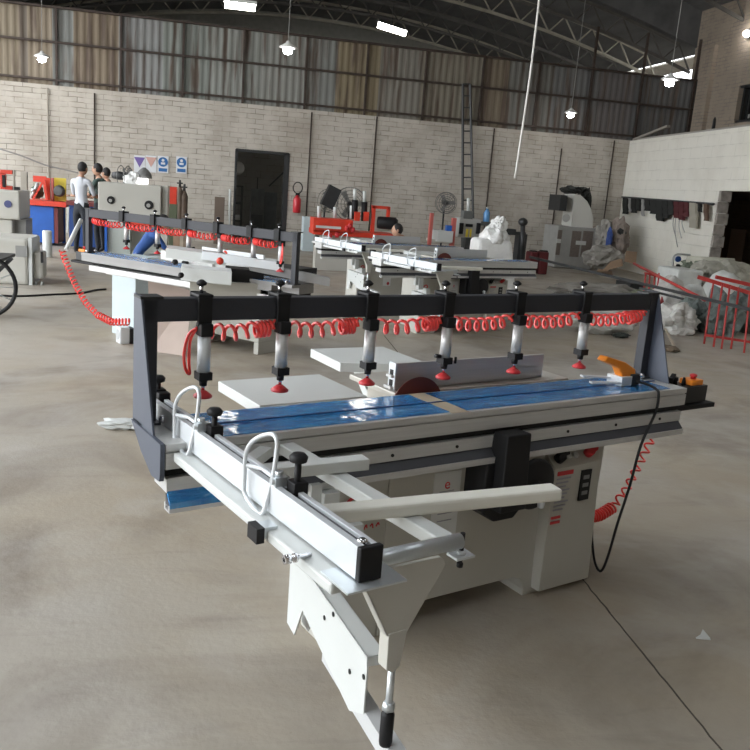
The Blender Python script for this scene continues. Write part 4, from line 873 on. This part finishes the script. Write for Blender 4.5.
for x in (35, 41): m.lathe([(.035, 0), (.035, .03)], P(x, 284, Yf + .1) * 1, 10, (1, 0, 0))
m.done('castor_wheels', M('machine_grey', (.36, .36, .34), .5), t)
p = Z(47.5, 257); t = thing('plastic_roll', 'short white roll standing upright on the floor before the blue workbench', 'roll', p)
MB().lathe([(.075, 0), (.08, .01), (.08, P(47.5, 231, p.y).z), (.06, P(47.5, 231, p.y).z + .01), (.02, P(47.5, 231, p.y).z)], (0, 0, 0), 18).done('roll_body', WHITE, t); MB().lathe([(.09, 0), (.09, .02)], (0, 0, .001), 18).done('roll_end', M('pale_part', (.55, .55, .52), .5), t)
# hand cart at the edge
q_ = Z(0, 318); t = thing('hand_cart', 'hand cart with a spoked wheel cut off by the left picture edge', 'cart', (P(-18, 286, q_.y).x, q_.y, 0)); r_w = P(-18, 286, q_.y).z
wh = MB().tube([Vector((math.cos(a) * r_w, 0, r_w + math.sin(a) * r_w * .97)) for a in [2 * PI * k / 36 for k in range(36)]], .022, 8, closed=True).done('cart_tyre', BLK, t)
m = MB()
for k in range(14): a = 2 * PI * k / 14; m.cyl((0, 0, r_w), (math.cos(a) * r_w, 0, r_w + math.sin(a) * r_w), .005, 5)
m.lathe([(.04, -.05), (.04, .05)], (0, 0, r_w), 12, (0, 1, 0)); m.done('spokes', STEEL, wh)
MB().box(-.9, .18, .05, .75, r_w * 1.75, r_w * 1.85).bar((.0, .1, r_w), (.28, .1, r_w * 1.9), .04, .04).done('cart_bed', BLKM, t)
pts = [Z(x, y) + Vector((0, 0, .012)) for x, y in ((-10, 296), (20, 297), (50, 295.5), (80, 294), (95, 291), (106, 290))]
tag(MB().tube(smooth(pts), .013, 6).done('floor_cable', BLK), 'black cable lying across the floor at left below the workbenches', 'cable')
# big white machine
t = thing('edge_banding_machine', 'big white machine with two round holes behind the second clamp beam saw', 'machine', (0, 0, 0)); Yg = 13.8
wbox(MB(), 98, 184, 161, 216, Yg, .8).done('upper_housing', CREAM, t, bevel=.015); wbox(MB(), 161.5, 186, 167.5, 240, Yg + .1, .7, zb=0).done('side_column', CREAM, t); wbox(MB(), 107, 217, 130, 260, Yg + .05, .7, zb=0).done('lower_housing', M('greenish_paint', (.46, .50, .47), .5), t)
wbox(MB(), 130, 222, 157, 226, Yg + .02, .05).done('red_band', ORED, t); wbox(MB(), 130, 226, 161, 262, Yg + .3, .4, zb=0).done('rear_panel', M('greenish_paint', (.46, .50, .47), .5), t); wbox(MB(), 104.5, 222, 107, 270, Yg - .02, .5).done('blue_edge', BLUEP, t)
for x, y, r in ((111, 200, .06), (149, 205, .07)):
    m = MB(); disc(m, x, y, Yg, r, .015); h_ = m.done('round_hole', BLK, t); m = MB(); p = P(x - .6, y + .5, Yg - .02); m.lathe([(r * .45, 0), (r * .45, .01)], p, 12, (0, -1, 0)); m.done('inner_disc', M('machine_grey', (.36, .36, .34), .5), h_)
o = MB().ball(P(132, 180, Yg + .3), .13, .12, .13, n=20, jit=.3, seed=2); tag(o.done('white_bag', WRAP), 'white bag on top of the big white machine', 'bag')
t = thing('desk_lamp', 'bright white lamp under a dark cage on top of the big white machine', 'lamp', P(143.5, 184, Yg + .3)); MB().box(-.11, .07, -.08, .08, .0, .09).done('lamp_panel', M('bright_panel', (1, 1, 1), .5, emit=(1, 1, 1, 1.6)), t)
MB().lathe([(.13, .09), (.12, .16), (.07, .22), (.02, .26)], (0, .1, 0), 12).done('lamp_cage', M('guard_grey', (.13, .13, .125), .5), t)
# cylinders and red locker by the notices
t = thing('red_locker', 'small red locker with a greenish lower door right of the big white machine', 'locker', (0, 0, 0)); wbox(MB(), 168, 187, 176.5, 204, 17, .4).done('red_door', ORED, t); wbox(MB(), 168.5, 204, 176.5, 240, 17, .4, zb=0).done('lower_door', M('olive_door', (.10, .12, .07), .6), t)
for x, y0, h, lab in ((180, 180, .0, 'dark gas cylinder with valve, left one beside the red locker'), (184.5, 184, 0, 'slim rusty gas cylinder, right one beside the red locker')):
    p = P(x, y0, 18); t = thing('gas_cylinder', lab, 'cylinder', (p.x, 18, 0), group='gas cylinders'); z1 = p.z
    MB().lathe([(.07, 0), (.075, .02), (.075, z1 - .25), (.03, z1 - .14)], (0, 0, 0), 14).done('cylinder_body', M('rusty_metal', (.12, .085, .06), .6, var=.3), t); MB().lathe([(.03, z1 - .14), (.02, z1)], (0, 0, 0), 8).box(-.06, .06, -.02, .02, z1 - .08, z1 - .05).done('valve', BLKM, t)
# lumber and sticks behind second saw
for k, (x, y0, c, lab) in enumerate(((176, 222, (.30, .20, .13), 'brown plank standing behind the coil hose, leftmost of the leaning planks'), (181, 226, (.42, .36, .28), 'pale plank standing in the middle of the leaning planks'), (186, 224, (.22, .16, .11), 'dark brown plank, rightmost of the leaning planks'))):
    tag(MB().bar((P(x, 258, 13).x, 13, 0), P(x + 1, y0, 13.2), .10, .04).done('leaning_plank', M('wood_%d' % k, c, .7, var=.2)), lab, 'plank', 'planks behind the second clamp beam saw')
# pink board leaning behind the nearest saw, motor, rag
t = tag(MB().hull8([Z(150, 351), Z(185, 356), Z(186, 353), Z(151, 349), P(148, 279, 8.0), P(193, 291, 7.9), P(193, 291, 7.94), P(148, 279, 8.04)]).done('leaning_board', M('pinkish_board', (.45, .36, .31), .65, var=.04)), 'pinkish tan board leaning against the second clamp beam saw', 'board')
p = Z(124, 343); t = thing('small_motor', 'small silver and black motor on the floor below the red coil hose', 'motor', p, .4); MB().box(-.06, .035, -.07, .07, 0, .165, .02).done('motor_shell', ALUW, t); MB().box(.036, .09, -.07, .07, 0, .15, .01).done('black_cover', BLK, t); MB().lathe([(.05, 0), (.05, .004)], (-.0615, 0, .09), 12, (-1, 0, 0)).done('end_plate', STEEL, t)
p = Z(120, 428); tag(MB().ball((p.x, p.y, .03), .13, .07, .035, n=20, jit=.4, seed=4).ball((p.x + .13, p.y - .02, .02), .07, .06, .025, n=20, jit=.4, seed=5).done('white_rag', WHITE), 'crumpled white rag on the floor left of the nearest saw', 'rag')
p = Z(700, 636); tag(MB().hull8([(p.x - .03, p.y - .02, .001), (p.x + .025, p.y - .035, .001), (p.x + .03, p.y + .03, .001), (p.x, p.y, .001), (p.x - .03, p.y - .015, .004), (p.x + .025, p.y - .03, .008), (p.x + .03, p.y + .03, .012), (p.x, p.y, .006)]).done('paper_scrap', WHITE), 'small white paper scrap on the open floor at right', 'paper')
# ------------------------------------------------------------------ right side clutter
# rail with belts and clothes on the white partition
t = thing('wall_rail', 'dark rail fixed along the white partition wall, tools and belts hang from it', 'rail', (0, 0, 0)); r0_, r1_ = PT(622, 197, .12), PT(714, 204, .12)
MB().cyl(r0_, r1_, .022, 8).done('rail_bar', BLKM, t)
for x in (630, 670, 708): a = PT(x, 198 + (x - 622) * .075, .12); MB().bar(a, a - pn * .12, .03, .03).done('rail_hook', BLKM, t)
CLO = {'k': M('black_cloth', (.014, .015, .014), .9), 'g': M('grey_cord', (.28, .28, .27), .7), 'r': M('dark_red_cloth', (.07, .012, .014), .9), 'b': M('beige_glove', (.30, .28, .23), .9), 'n': M('brown_leather', (.10, .06, .04), .8)}
HG = [(625.5, 214, 4, 'k', 'black'), (630, 212, 1.2, 'g', 'thin grey'), (634, 213, 4, 'k', 'black'), (638.5, 211, 3.5, 'k', 'black'), (643, 216, 1.4, 'g', 'thin grey'), (648, 211, 5, 'k', 'black'), (654, 214, 6, 'k', 'wide black'), (660, 221, 6, 'k', 'long ragged black'), (666, 218, 5, 'k', 'black'), (671.5, 215, 5, 'k', 'black'), (677, 218, 4.5, 'r', 'dark red'), (682, 220, 4.5, 'r', 'dark red'), (687, 217, 4, 'r', 'dark red'), (693.5, 228, 6.5, 'b', 'beige'), (700, 212, 2, 'k', 'thin black'), (706.5, 221, 3.2, 'n', 'narrow brown')]
POSN = ['at the left end of the wall rail', 'second on the wall rail', 'third on the wall rail', 'fourth on the wall rail', 'fifth on the wall rail, hanging lower', 'sixth on the wall rail', 'seventh on the wall rail', 'near the middle of the rail, hanging lowest of the black ones', 'just right of the longest black one on the rail', 'next to the dark red ones on the rail', 'first of three dark red ones on the rail', 'middle of three dark red ones on the rail', 'last of three dark red ones on the rail', 'glove bundle with brown tip under the rail', 'between the beige bundle and the brown one', 'at the right end of the wall rail']
for i, (x, yb, w_, c, cn) in enumerate(HG):
    yt = 197.5 + (x - 622) * .075; a = PT(x, yt, .12); b = PT(x, yb, .12); hw_ = (PT(x + w_ / 2, yt, .12) - PT(x - w_ / 2, yt, .12)).length / 2
    m = MB(); n = 6; cols = []
    for k in range(n + 1):
        f = k / n; c0 = a.lerp(b, f); j = .02 * noise.noise(Vector((i * 3.3, k * .9, 0))); ww = hw_ * (1 + .25 * noise.noise(Vector((i * 1.7, k * .7, 4))))
        cols.append([c0 - pd * (-ww) + pn * (.03 + j), c0 + pd * (-ww) + pn * (.03 + j), c0 + pd * (-ww) - pn * (.03 - j), c0 - pd * (-ww) - pn * (.03 - j)])
    for u, v in zip(cols, cols[1:]): m.hull8(u + v)
    if cn == 'beige': m.m(CLO['b']); 
    o = m.done('hanging_strap', CLO[c]); tag(o, cn + (' strap ' if c != 'b' else ' ') + POSN[i], 'strap', 'straps and cloths on the wall rail')
m = MB()
for x, yb in ((676, 247), (680, 238), (683, 232), (674, 236)): m.tube(smooth([PT(x, 215, .12), PT(x - 1, (215 + yb) / 2, .10), PT(x + 1.5, yb, .12)]), .010, 5)
tag(m.done('dangling_cords', CLO['g']), 'thin grey cords dangling in strands below the dark red straps', 'cord', kind='stuff')
# corner heap
GB = M('grey_sacking', (.26, .245, .22), .8, var=.25, scale=4); CARD = M('cardboard', (.27, .17, .10), .8, var=.1); TARP = M('grey_green_tarp', (.13, .155, .145), .6, var=.25, scale=5, bump=.5); SACK = M('white_sack', (.52, .53, .51), .6, var=.1, bump=.4); CLEAR = M('cloudy_plastic', (.50, .49, .46), .3, var=.15, scale=7, bump=.6)
def heap(name, label, cat, x, y, Y, rx, ry, rz, mt, seed, jit=.35, group=None, n=30, zb=None):
    p = P(x, y, Y); z = p.z if zb is None else zb
    return tag(MB().ball((p.x, p.y, z), rx, ry, rz, n=n, jit=jit, seed=seed).done(name, mt), label, cat, group)
heap('grey_sack', 'grey sack standing in the corner beside the blue cloth', 'sack', 604, 237, 19.8, .25, .25, .45, GB, 11)
heap('grey_sack', 'large dirty sack at the foot of the corner heap', 'sack', 603, 258, 18.9, .5, .4, .3, GB, 12)
heap('blue_cloth', 'blue cloth hanging over the corner heap', 'cloth', 609, 241, 19.4, .06, .1, .33, M('blue_cloth', (.03, .06, .2), .9), 13)
heap('grey_sack', 'grey brown sack wedged against the end of the white partition', 'sack', 618, 240, 19.6, .25, .3, .5, M('brown_sacking', (.2, .165, .14), .8, var=.3), 14)
heap('black_bag', 'small black bag on top of the corner heap', 'bag', 621, 232, 19.4, .12, .1, .10, M('black_sheet', (.016, .017, .015), .7), 15)
for (pts_, lab) in ((((626, 262), (636, 264), (637, 252), (628, 251)), 'brown cardboard sheet standing tilted against the white partition'), (((604, 271), (623, 266), (622, 259), (612, 262)), 'brown cardboard box flap lying in front of the corner heap'), (((597, 274), (613, 276), (612, 271), (600, 269)), 'light brown board on the floor before the corner heap')):
    a = [P(x, y, 15.8 if i < 2 else (18.0 if i == 9 else 17.4)) for i, (x, y) in enumerate(pts_)]
    tag(MB().prism(a, (0, 0, 0), (0, .08, .0)).done('cardboard_sheet', CARD), lab, 'cardboard', 'cardboard sheets by the white partition')
heap('plastic_heap', 'low heap of crumpled dark and pale plastic in front of the cardboard', 'heap', 600, 283, 14, .9, .5, .16, GB, 16, zb=.08)
simple('black_tray', 'flat black tray lying behind the right end of the nearest clamp beam', 'tray', 630, 284, 651, 290, 15.0, .6, BLKM, zb=0, bevel=.01)
# cloudy plastic under the beam
heap('crumpled_plastic', 'crumpled cloudy plastic sheet on the floor seen under the nearest clamp beam', 'plastic sheet', 601, 326, 10.0, .46, .30, .17, CLEAR, 17, zb=.14, jit=.22)
heap('dark_scrap', 'dark green scrap on the floor at the foot of the crumpled plastic', 'scrap', 621, 335, 9.6, .12, .06, .03, M('scrap_green', (.035, .042, .035), .7), 18, zb=.04)
# small red gate lying, long red pipe, black bars
RR = M('red_railing_paint', (.40, .035, .03), .45, var=.1)
tag(MB().cyl(P(634, 263.5, 12.6), P(705, 300, 9.5), .021, 10).done('red_pipe', RR), 'long red pipe sloping down to the right towards the red railing', 'pipe')
t = thing('small_red_stand', 'small red stand with four legs under the long red pipe', 'stand', (0, 0, 0)); 
for x, xb in ((646, 643), (650, 649), (655, 654), (659, 657)): MB().cyl(P(x, 273, 12.0), (P(xb, 300, 12.0).x, 12.0, 0), .014, 6).done('leg', RR, t)
MB().bar(P(645, 273, 12.0), P(660, 277, 12.0), .04, .03).done('top_bar', RR, t)
tag(MB().bar(P(530, 257, 14), P(765, 313, 8.2), .038, .038).done('long_black_bar', BLKM), 'very long black bar running down rightwards behind the nearest saw', 'bar')
tag(MB().bar(P(640, 288, 10.8), P(683, 299, 10.2), .04, .03).done('short_black_bar', BLKM), 'short black bar just below the very long black bar', 'bar')
t = thing('white_bucket', 'small white bucket under the long red pipe', 'bucket', Z(668, 292) + Vector((0, 0, .15))); MB().lathe([(.05, -.15), (.07, .0), (.075, .01)], (0, 0, 0), 12).done('bucket_body', WHITE, t); MB().tube([(-.07, 0, 0), (-.05, 0, .06), (.05, 0, .06), (.07, 0, 0)], .005, 5).done('bucket_handle', BLK, t)
# red railing at right
t = thing('red_railing', 'red metal railing with thin upright bars, standing at the right edge', 'railing', (0, 0, 0))
def rp(x, y, dY=0): return P(x, y, 9.35 + dY)
MB().bar(rp(698, 277, .5), rp(760, 296, .2), .06, .05).done('top_rail', RR, t); MB().bar(rp(716, 277, .7), rp(760, 287, .6), .05, .05).done('rear_rail', RR, t)
for xt, yt, xb, yb in ((713.5, 282, 704, 344), (722.5, 284, 713.5, 347), (730, 285, 721.5, 349), (739, 288, 731, 349), (750, 291, 744, 353), (760, 294, 756, 356)):
    q0_ = Z(xb, yb); MB().cyl(q0_, P(xt, yt, q0_.y + .35), .0125, 8).done('upright_bar', RR, t)
a = P(705, 335, 9.4); b = P(757, 343, 9.1); MB().bar(a, b, .03, .03).done('bottom_rail', RR, t)
# sacks, tarp, mat
heap('white_sack', 'pale sack with a dark red patch behind the right post of the nearest saw', 'sack', 667, 312, 11.2, .30, .3, .52, CLEAR, 21, jit=.2)
m = MB(); p = P(662, 309, 10.85); m.prism([p + Vector((-.07, 0, -.1)), p + Vector((.0, 0, -.16)), p + Vector((.06, 0, .0)), p + Vector((-.02, 0, .18))], (0, 0, 0), (0, .03, 0)); tag(m.done('red_pennant', M('faded_red_cloth', (.28, .05, .05), .8)), 'faded dark red cloth scrap on the pale sack', 'cloth')
heap('white_sack', 'bright white sack behind the bars of the red railing, left one', 'sack', 689, 307, 11.6, .30, .25, .36, SACK, 22, jit=.12)
simple('white_crate', 'large pale crate in front of the white partition with a louvred side', 'crate', 676, 270, 702, 302, 13.2, .7, SACK, zb=None, bevel=.03)
heap('white_sack', 'rounded white sack behind the red railing, right one', 'sack', 722, 296, 12.2, .36, .3, .40, SACK, 23, jit=.12)
heap('plastic_bag', 'crumpled clear plastic bag on the floor near the right post of the nearest saw', 'bag', 673, 330, 10.3, .34, .3, .24, CLEAR, 24, zb=.16, jit=.4)
for x, y, rx, rz, s_, lab in ((695, 326, .26, .24, 25, 'crumpled grey green tarpaulin, leftmost lump behind the red railing'), (721, 322, .27, .34, 26, 'tall lump of grey green tarpaulin behind the red bars'), (746, 320, .27, .38, 27, 'grey green tarpaulin lump at the right picture edge')):
    heap('tarpaulin', lab, 'tarpaulin', x, y, 10.3 + (s_ % 2) * .35, rx, .28, rz, TARP, s_, zb=rz * .75, jit=.4, group='tarpaulin lumps')
p = Z(667, 350); tag(MB().ball((p.x, p.y, .025), .13, .16, .03, n=20, jit=.5, seed=31).done('brown_rag', M('brown_rag', (.16, .12, .08), .9)), 'brown rag on the floor right of the nearest saw post', 'rag')
tag(MB().bar(Z(664, 336) + Vector((0, 0, .1)), Z(677, 352) + Vector((0, 0, .01)), .03, .01).done('pale_stick', M('pale_wood', (.45, .38, .29), .7)), 'pale stick lying across the brown rag', 'stick')
t = thing('rolled_mats', 'long pale rolled mat resting on a heap before the dark doorway', 'roll', (0, 0, 0)); MB().cyl(P(687, 260, 14.2), P(734, 263, 13.6), .085, 14).done('rolled_sheet', M('pale_mat', (.36, .35, .29), .8, var=.1), t)
heap('green_net_heap', 'heap of greyish netting under the long rolled mat', 'heap', 703, 267, 14.2, .45, .3, .17, M('netting', (.14, .16, .12), .9, var=.4, scale=14), 28, jit=.4)
heap('dirty_sheet_heap', 'tall heap of pale dirty sheeting in front of the dark doorway', 'heap', 722, 278, 13.6, .62, .4, .32, M('dirty_sheeting', (.27, .26, .22), .8, var=.2), 29, jit=.3)
t = thing('wheel_frame', 'upright tube frame with a blue wheel before the white partition', 'frame', (0, 0, 0)); MB().tube(smooth([P(673, 275, 14.5), P(673, 260, 14.5), P(677, 254.5, 14.5), P(690, 255, 14.5)]), .022, 8).done('bent_tube', M('machine_grey', (.36, .36, .34), .5), t)
for y, lab in ((259, 'a'), (266, 'b')): m = MB(); disc(m, 677.5, y, 14.4, .055 if y < 262 else .04, .04); m.done('wheel', M('deep_blue_paint', (.02, .04, .2), .5) if y < 262 else BLK, t)
t = thing('wooden_panel', 'brown wooden panel standing inside the dark doorway', 'panel', (0, 0, 0)); pp_ = PT(724, 250, -1.2); MB().box(pp_.x - .1, pp_.x + .3, pp_.y - .3, pp_.y + .3, 0, 1.35).done('panel_board', M('dark_wood', (.09, .055, .035), .7), t)
heap('leafy_scrap', 'greenish scrap heap left of the wheel frame', 'heap', 654, 268, 13.4, .28, .2, .16, M('leafy', (.15, .16, .11), .9, var=.4, scale=10), 33, jit=.6, zb=.14)
# beam and debris on top of the partition
a = PT(634, 140) + Vector((0, 0, .02)); tag(MB().bar(PT(634, 140, -.1), PT(668, 131, -.4) + Vector((0, 0, .12)), .10, .06).done('roof_plank', M('grey_plank', (.24, .22, .19), .8)), 'grey plank lying on top of the white partition at its left end', 'plank')
p = PT(714, 124, -.6); t = tag(MB().lathe([(.16, 0), (.12, .03), (.04, .1), (.035, .3), (.01, .36)], (p.x, p.y, PH + .06), 12).done('dark_cowl', BLKM), 'small dark cowl standing on top of the white partition', 'cowl')
# ------------------------------------------------------------------ people
def person(label, loc, rz, J, shirt, pants, H=1.68, look=0, grp=None, extra=None):
    t = thing('person', label, 'person', loc, rz, grp)
    names = list(J); bm = bmesh.new(); idx = {n: i for i, n in enumerate(names)}
    RAD = dict(pel=.125, bel=.115, che=.135, nec=.055, hb=.05, shl=.06, shr=.06, ell=.042, elr=.042, wrl=.030, wrr=.030, hal=.033, har=.033, hil=.085, hir=.085, knl=.06, knr=.06, anl=.042, anr=.042, tol=.038, tor=.038)
    E_ = [('pel', 'bel'), ('bel', 'che'), ('che', 'nec'), ('nec', 'hb'), ('che', 'shl'), ('che', 'shr'), ('shl', 'ell'), ('shr', 'elr'), ('ell', 'wrl'), ('elr', 'wrr'), ('wrl', 'hal'), ('wrr', 'har'), ('pel', 'hil'), ('pel', 'hir'), ('hil', 'knl'), ('hir', 'knr'), ('knl', 'anl'), ('knr', 'anr'), ('anl', 'tol'), ('anr', 'tor')]
    me = bpy.data.meshes.new('body'); me.from_pydata([J[n] for n in names], [(idx[a], idx[b]) for a, b in E_], []); o = bpy.data.objects.new('body', me); COL.objects.link(o)
    sk = o.modifiers.new('skin', 'SKIN'); sk.use_smooth_shade = True
    for n, v in zip(names, me.skin_vertices[0].data): v.radius = (RAD[n], RAD[n] * (.75 if n in ('pel', 'bel', 'che') else 1)); v.use_root = (n == 'pel')
    sb_ = o.modifiers.new('sub', 'SUBSURF'); sb_.levels = 1; sb_.render_levels = 1
    dg = bpy.context.evaluated_depsgraph_get(); dg.update(); m2 = bpy.data.meshes.new_from_object(o.evaluated_get(dg)); bpy.data.objects.remove(o)
    bm.from_mesh(m2)
    seg = [(Vector(J[a]), Vector(J[b]), a, b) for a, b in E_]
    PN = {'hil', 'hir', 'knl', 'knr', 'anl', 'anr', 'tol', 'tor'}
    for f in bm.faces:
        c = f.calc_center_median(); best = 9; k = 0
        for A_, B_, a, b in seg:
            d_ = B_ - A_; s_ = max(0, min(1, (c - A_).dot(d_) / d_.length_squared)); dist = (A_ + d_ * s_ - c).length
            if dist < best: best = dist; k = 2 if b in PN else (0 if b in ('hb', 'wrl', 'wrr', 'hal', 'har') else 1); k = 3 if b in ('tol', 'tor') else k
        f.material_index = k; f.smooth = True
    # head
    hb = Vector(J['hb']); nd = (hb - Vector(J['nec'])).normalized(); hc = hb + nd * .095
    b2 = MB(); b2.bm.free(); b2.bm = bm; b2.mi = 0
    b2.ball(hc, .075, .092, .112, n=20)
    fw = Vector((0, 1, 0)); b2.ball(hc + fw * .092 + Vector((0, 0, -.01)), .012, .018, .022)
    for s_ in (-1, 1): b2.ball(hc + Vector((s_ * .077, -.005, 0)), .012, .02, .03)
    for h, w_ in (('hal', 'wrl'), ('har', 'wrr')):      # fingers and thumb
        hp = Vector(J[h]); dr_ = (hp - Vector(J[w_])).normalized(); sd_ = dr_.cross(Vector((0, 0, 1))).normalized(); b2.mi = 0
        for k, L_ in enumerate((.065, .075, .07, .055)):
            a0 = hp + sd_ * (.012 * (k - 1.5) * 1.5) + dr_ * .015; b2.tube([a0, a0 + dr_ * L_ * .6 + Vector((0, 0, -.01)), a0 + dr_ * L_ + Vector((0, 0, -.03))], [.009, .008, .006], 6)
        b2.tube([hp - sd_ * .02, hp - sd_ * .05 + dr_ * .03, hp - sd_ * .05 + dr_ * .055], [.011, .009, .007], 6)
    body = MB(); body.bm.free(); body.bm = bm; body.mats = [SKIN, shirt, pants, BLK]
    bo_ = body.done('body', None, t)
    m = MB(); m.ball(hc + Vector((0, -.016, .022)), .083, .092, .106, n=20); 
    ho = m.done('hair', HAIR, t)
    m = MB()
    for s_ in (-1, 1): m.ball(hc + Vector((s_ * .03, .086, .008)), .010, .006, .006)
    m.done('eyes', M('eye_dark', (.03, .02, .015), .4), t); MB().box(hc.x - .02, hc.x + .02, hc.y + .078, hc.y + .086, hc.z - .052, hc.z - .045).done('mouth', M('lip', (.25, .09, .08), .6), t)
    return t
def standing(k=1., arm=.35, lean=0):
    return {n: (x, y, z) for n, (x, y, z) in dict(pel=(0, 0, .93), bel=(0, .01 + lean * .3, 1.08), che=(0, lean * .7, 1.30), nec=(0, lean + .01, 1.44), hb=(0, lean + .03, 1.50), shl=(-.17, lean * .9, 1.38), shr=(.17, lean * .9, 1.38), ell=(-.22, lean + .08, 1.13), elr=(.22, lean + .08, 1.13), wrl=(-.17, lean + arm, 1.08), wrr=(.17, lean + arm, 1.08), hal=(-.15, lean + arm + .07, 1.08), har=(.15, lean + arm + .07, 1.08),
        hil=(-.09, 0, .86), hir=(.09, 0, .86), knl=(-.10, .02, .48), knr=(.10, .0, .48), anl=(-.10, -.02, .09), anr=(.10, -.02, .09), tol=(-.10, .13, .045), tor=(.10, .13, .045)).items()}
def seated(lean=.22):
    return dict(pel=(0, 0, .42), bel=(0, .05, .56), che=(0, lean, .78), nec=(0, lean + .08, .90), hb=(0, lean + .12, .95), shl=(-.17, lean, .85), shr=(.17, lean, .85), ell=(-.22, lean + .15, .64), elr=(.22, lean + .15, .64), wrl=(-.12, lean + .36, .60), wrr=(.12, lean + .36, .60), hal=(-.10, lean + .43, .60), har=(.10, lean + .43, .60),
        hil=(-.1, .05, .40), hir=(.1, .05, .40), knl=(-.17, .42, .50), knr=(.17, .42, .50), anl=(-.15, .30, .10), anr=(.15, .30, .10), tol=(-.15, .44, .045), tor=(.15, .44, .045))
SHW = M('white_shirt', (.50, .52, .56), .8); SHG = M('tan_shirt', (.34, .25, .20), .8); SHD = M('dark_green_shirt', (.05, .08, .07), .8); PTD = M('dark_trousers', (.015, .018, .025), .8); PTG = M('grey_trousers', (.42, .43, .42), .8); SHB = M('blue_shirt', (.02, .07, .24), .8)
p = P(81, 200, 16.1); person('standing worker in a white shirt and dark trousers facing the back wall', (p.x, 16.1, 0), -.5, standing(), SHW, PTD)
p = P(100, 200, 16.8); person('dark haired worker in a dark green shirt facing left behind the big white machine', (p.x, 16.8, 0), 1.2, standing(arm=.45), SHD, PTD)
p = P(108, 200, 17.7); o = person('worker in a tan shirt half hidden behind the big white machine', (p.x, 17.7, 0), 1.0, standing(), SHG, PTD); o.scale = (.96, .96, .96)
p = P(134, 240, 12.2); o = person('worker in a blue shirt and grey trousers bending down behind the second clamp beam', (p.x, 12.2, 0), -1.3, dict(seated(.28)), SHB, PTG); o.scale = (.92, .92, .92); 
p = P(413, 240, 13.6); o = person('worker in a white shirt crouching behind the row of saws with head bowed', (p.x, 13.6, 0), 1.5, seated(.12), SHW, PTD); o.scale = (.96, .96, .96)
# ------------------------------------------------------------------ sky
w = bpy.data.worlds.new('overcast_sky'); SC.world = w; w.use_nodes = True
bg = w.node_tree.nodes['Background']; bg.inputs[0].default_value = (.93, .965, 1.0, 1); bg.inputs[1].default_value = 4.0
vs = SC.view_settings; vs.view_transform = 'Standard'; vs.look = 'None'; vs.gamma = 1; vs.use_curve_mapping = False; vs.exposure = .62
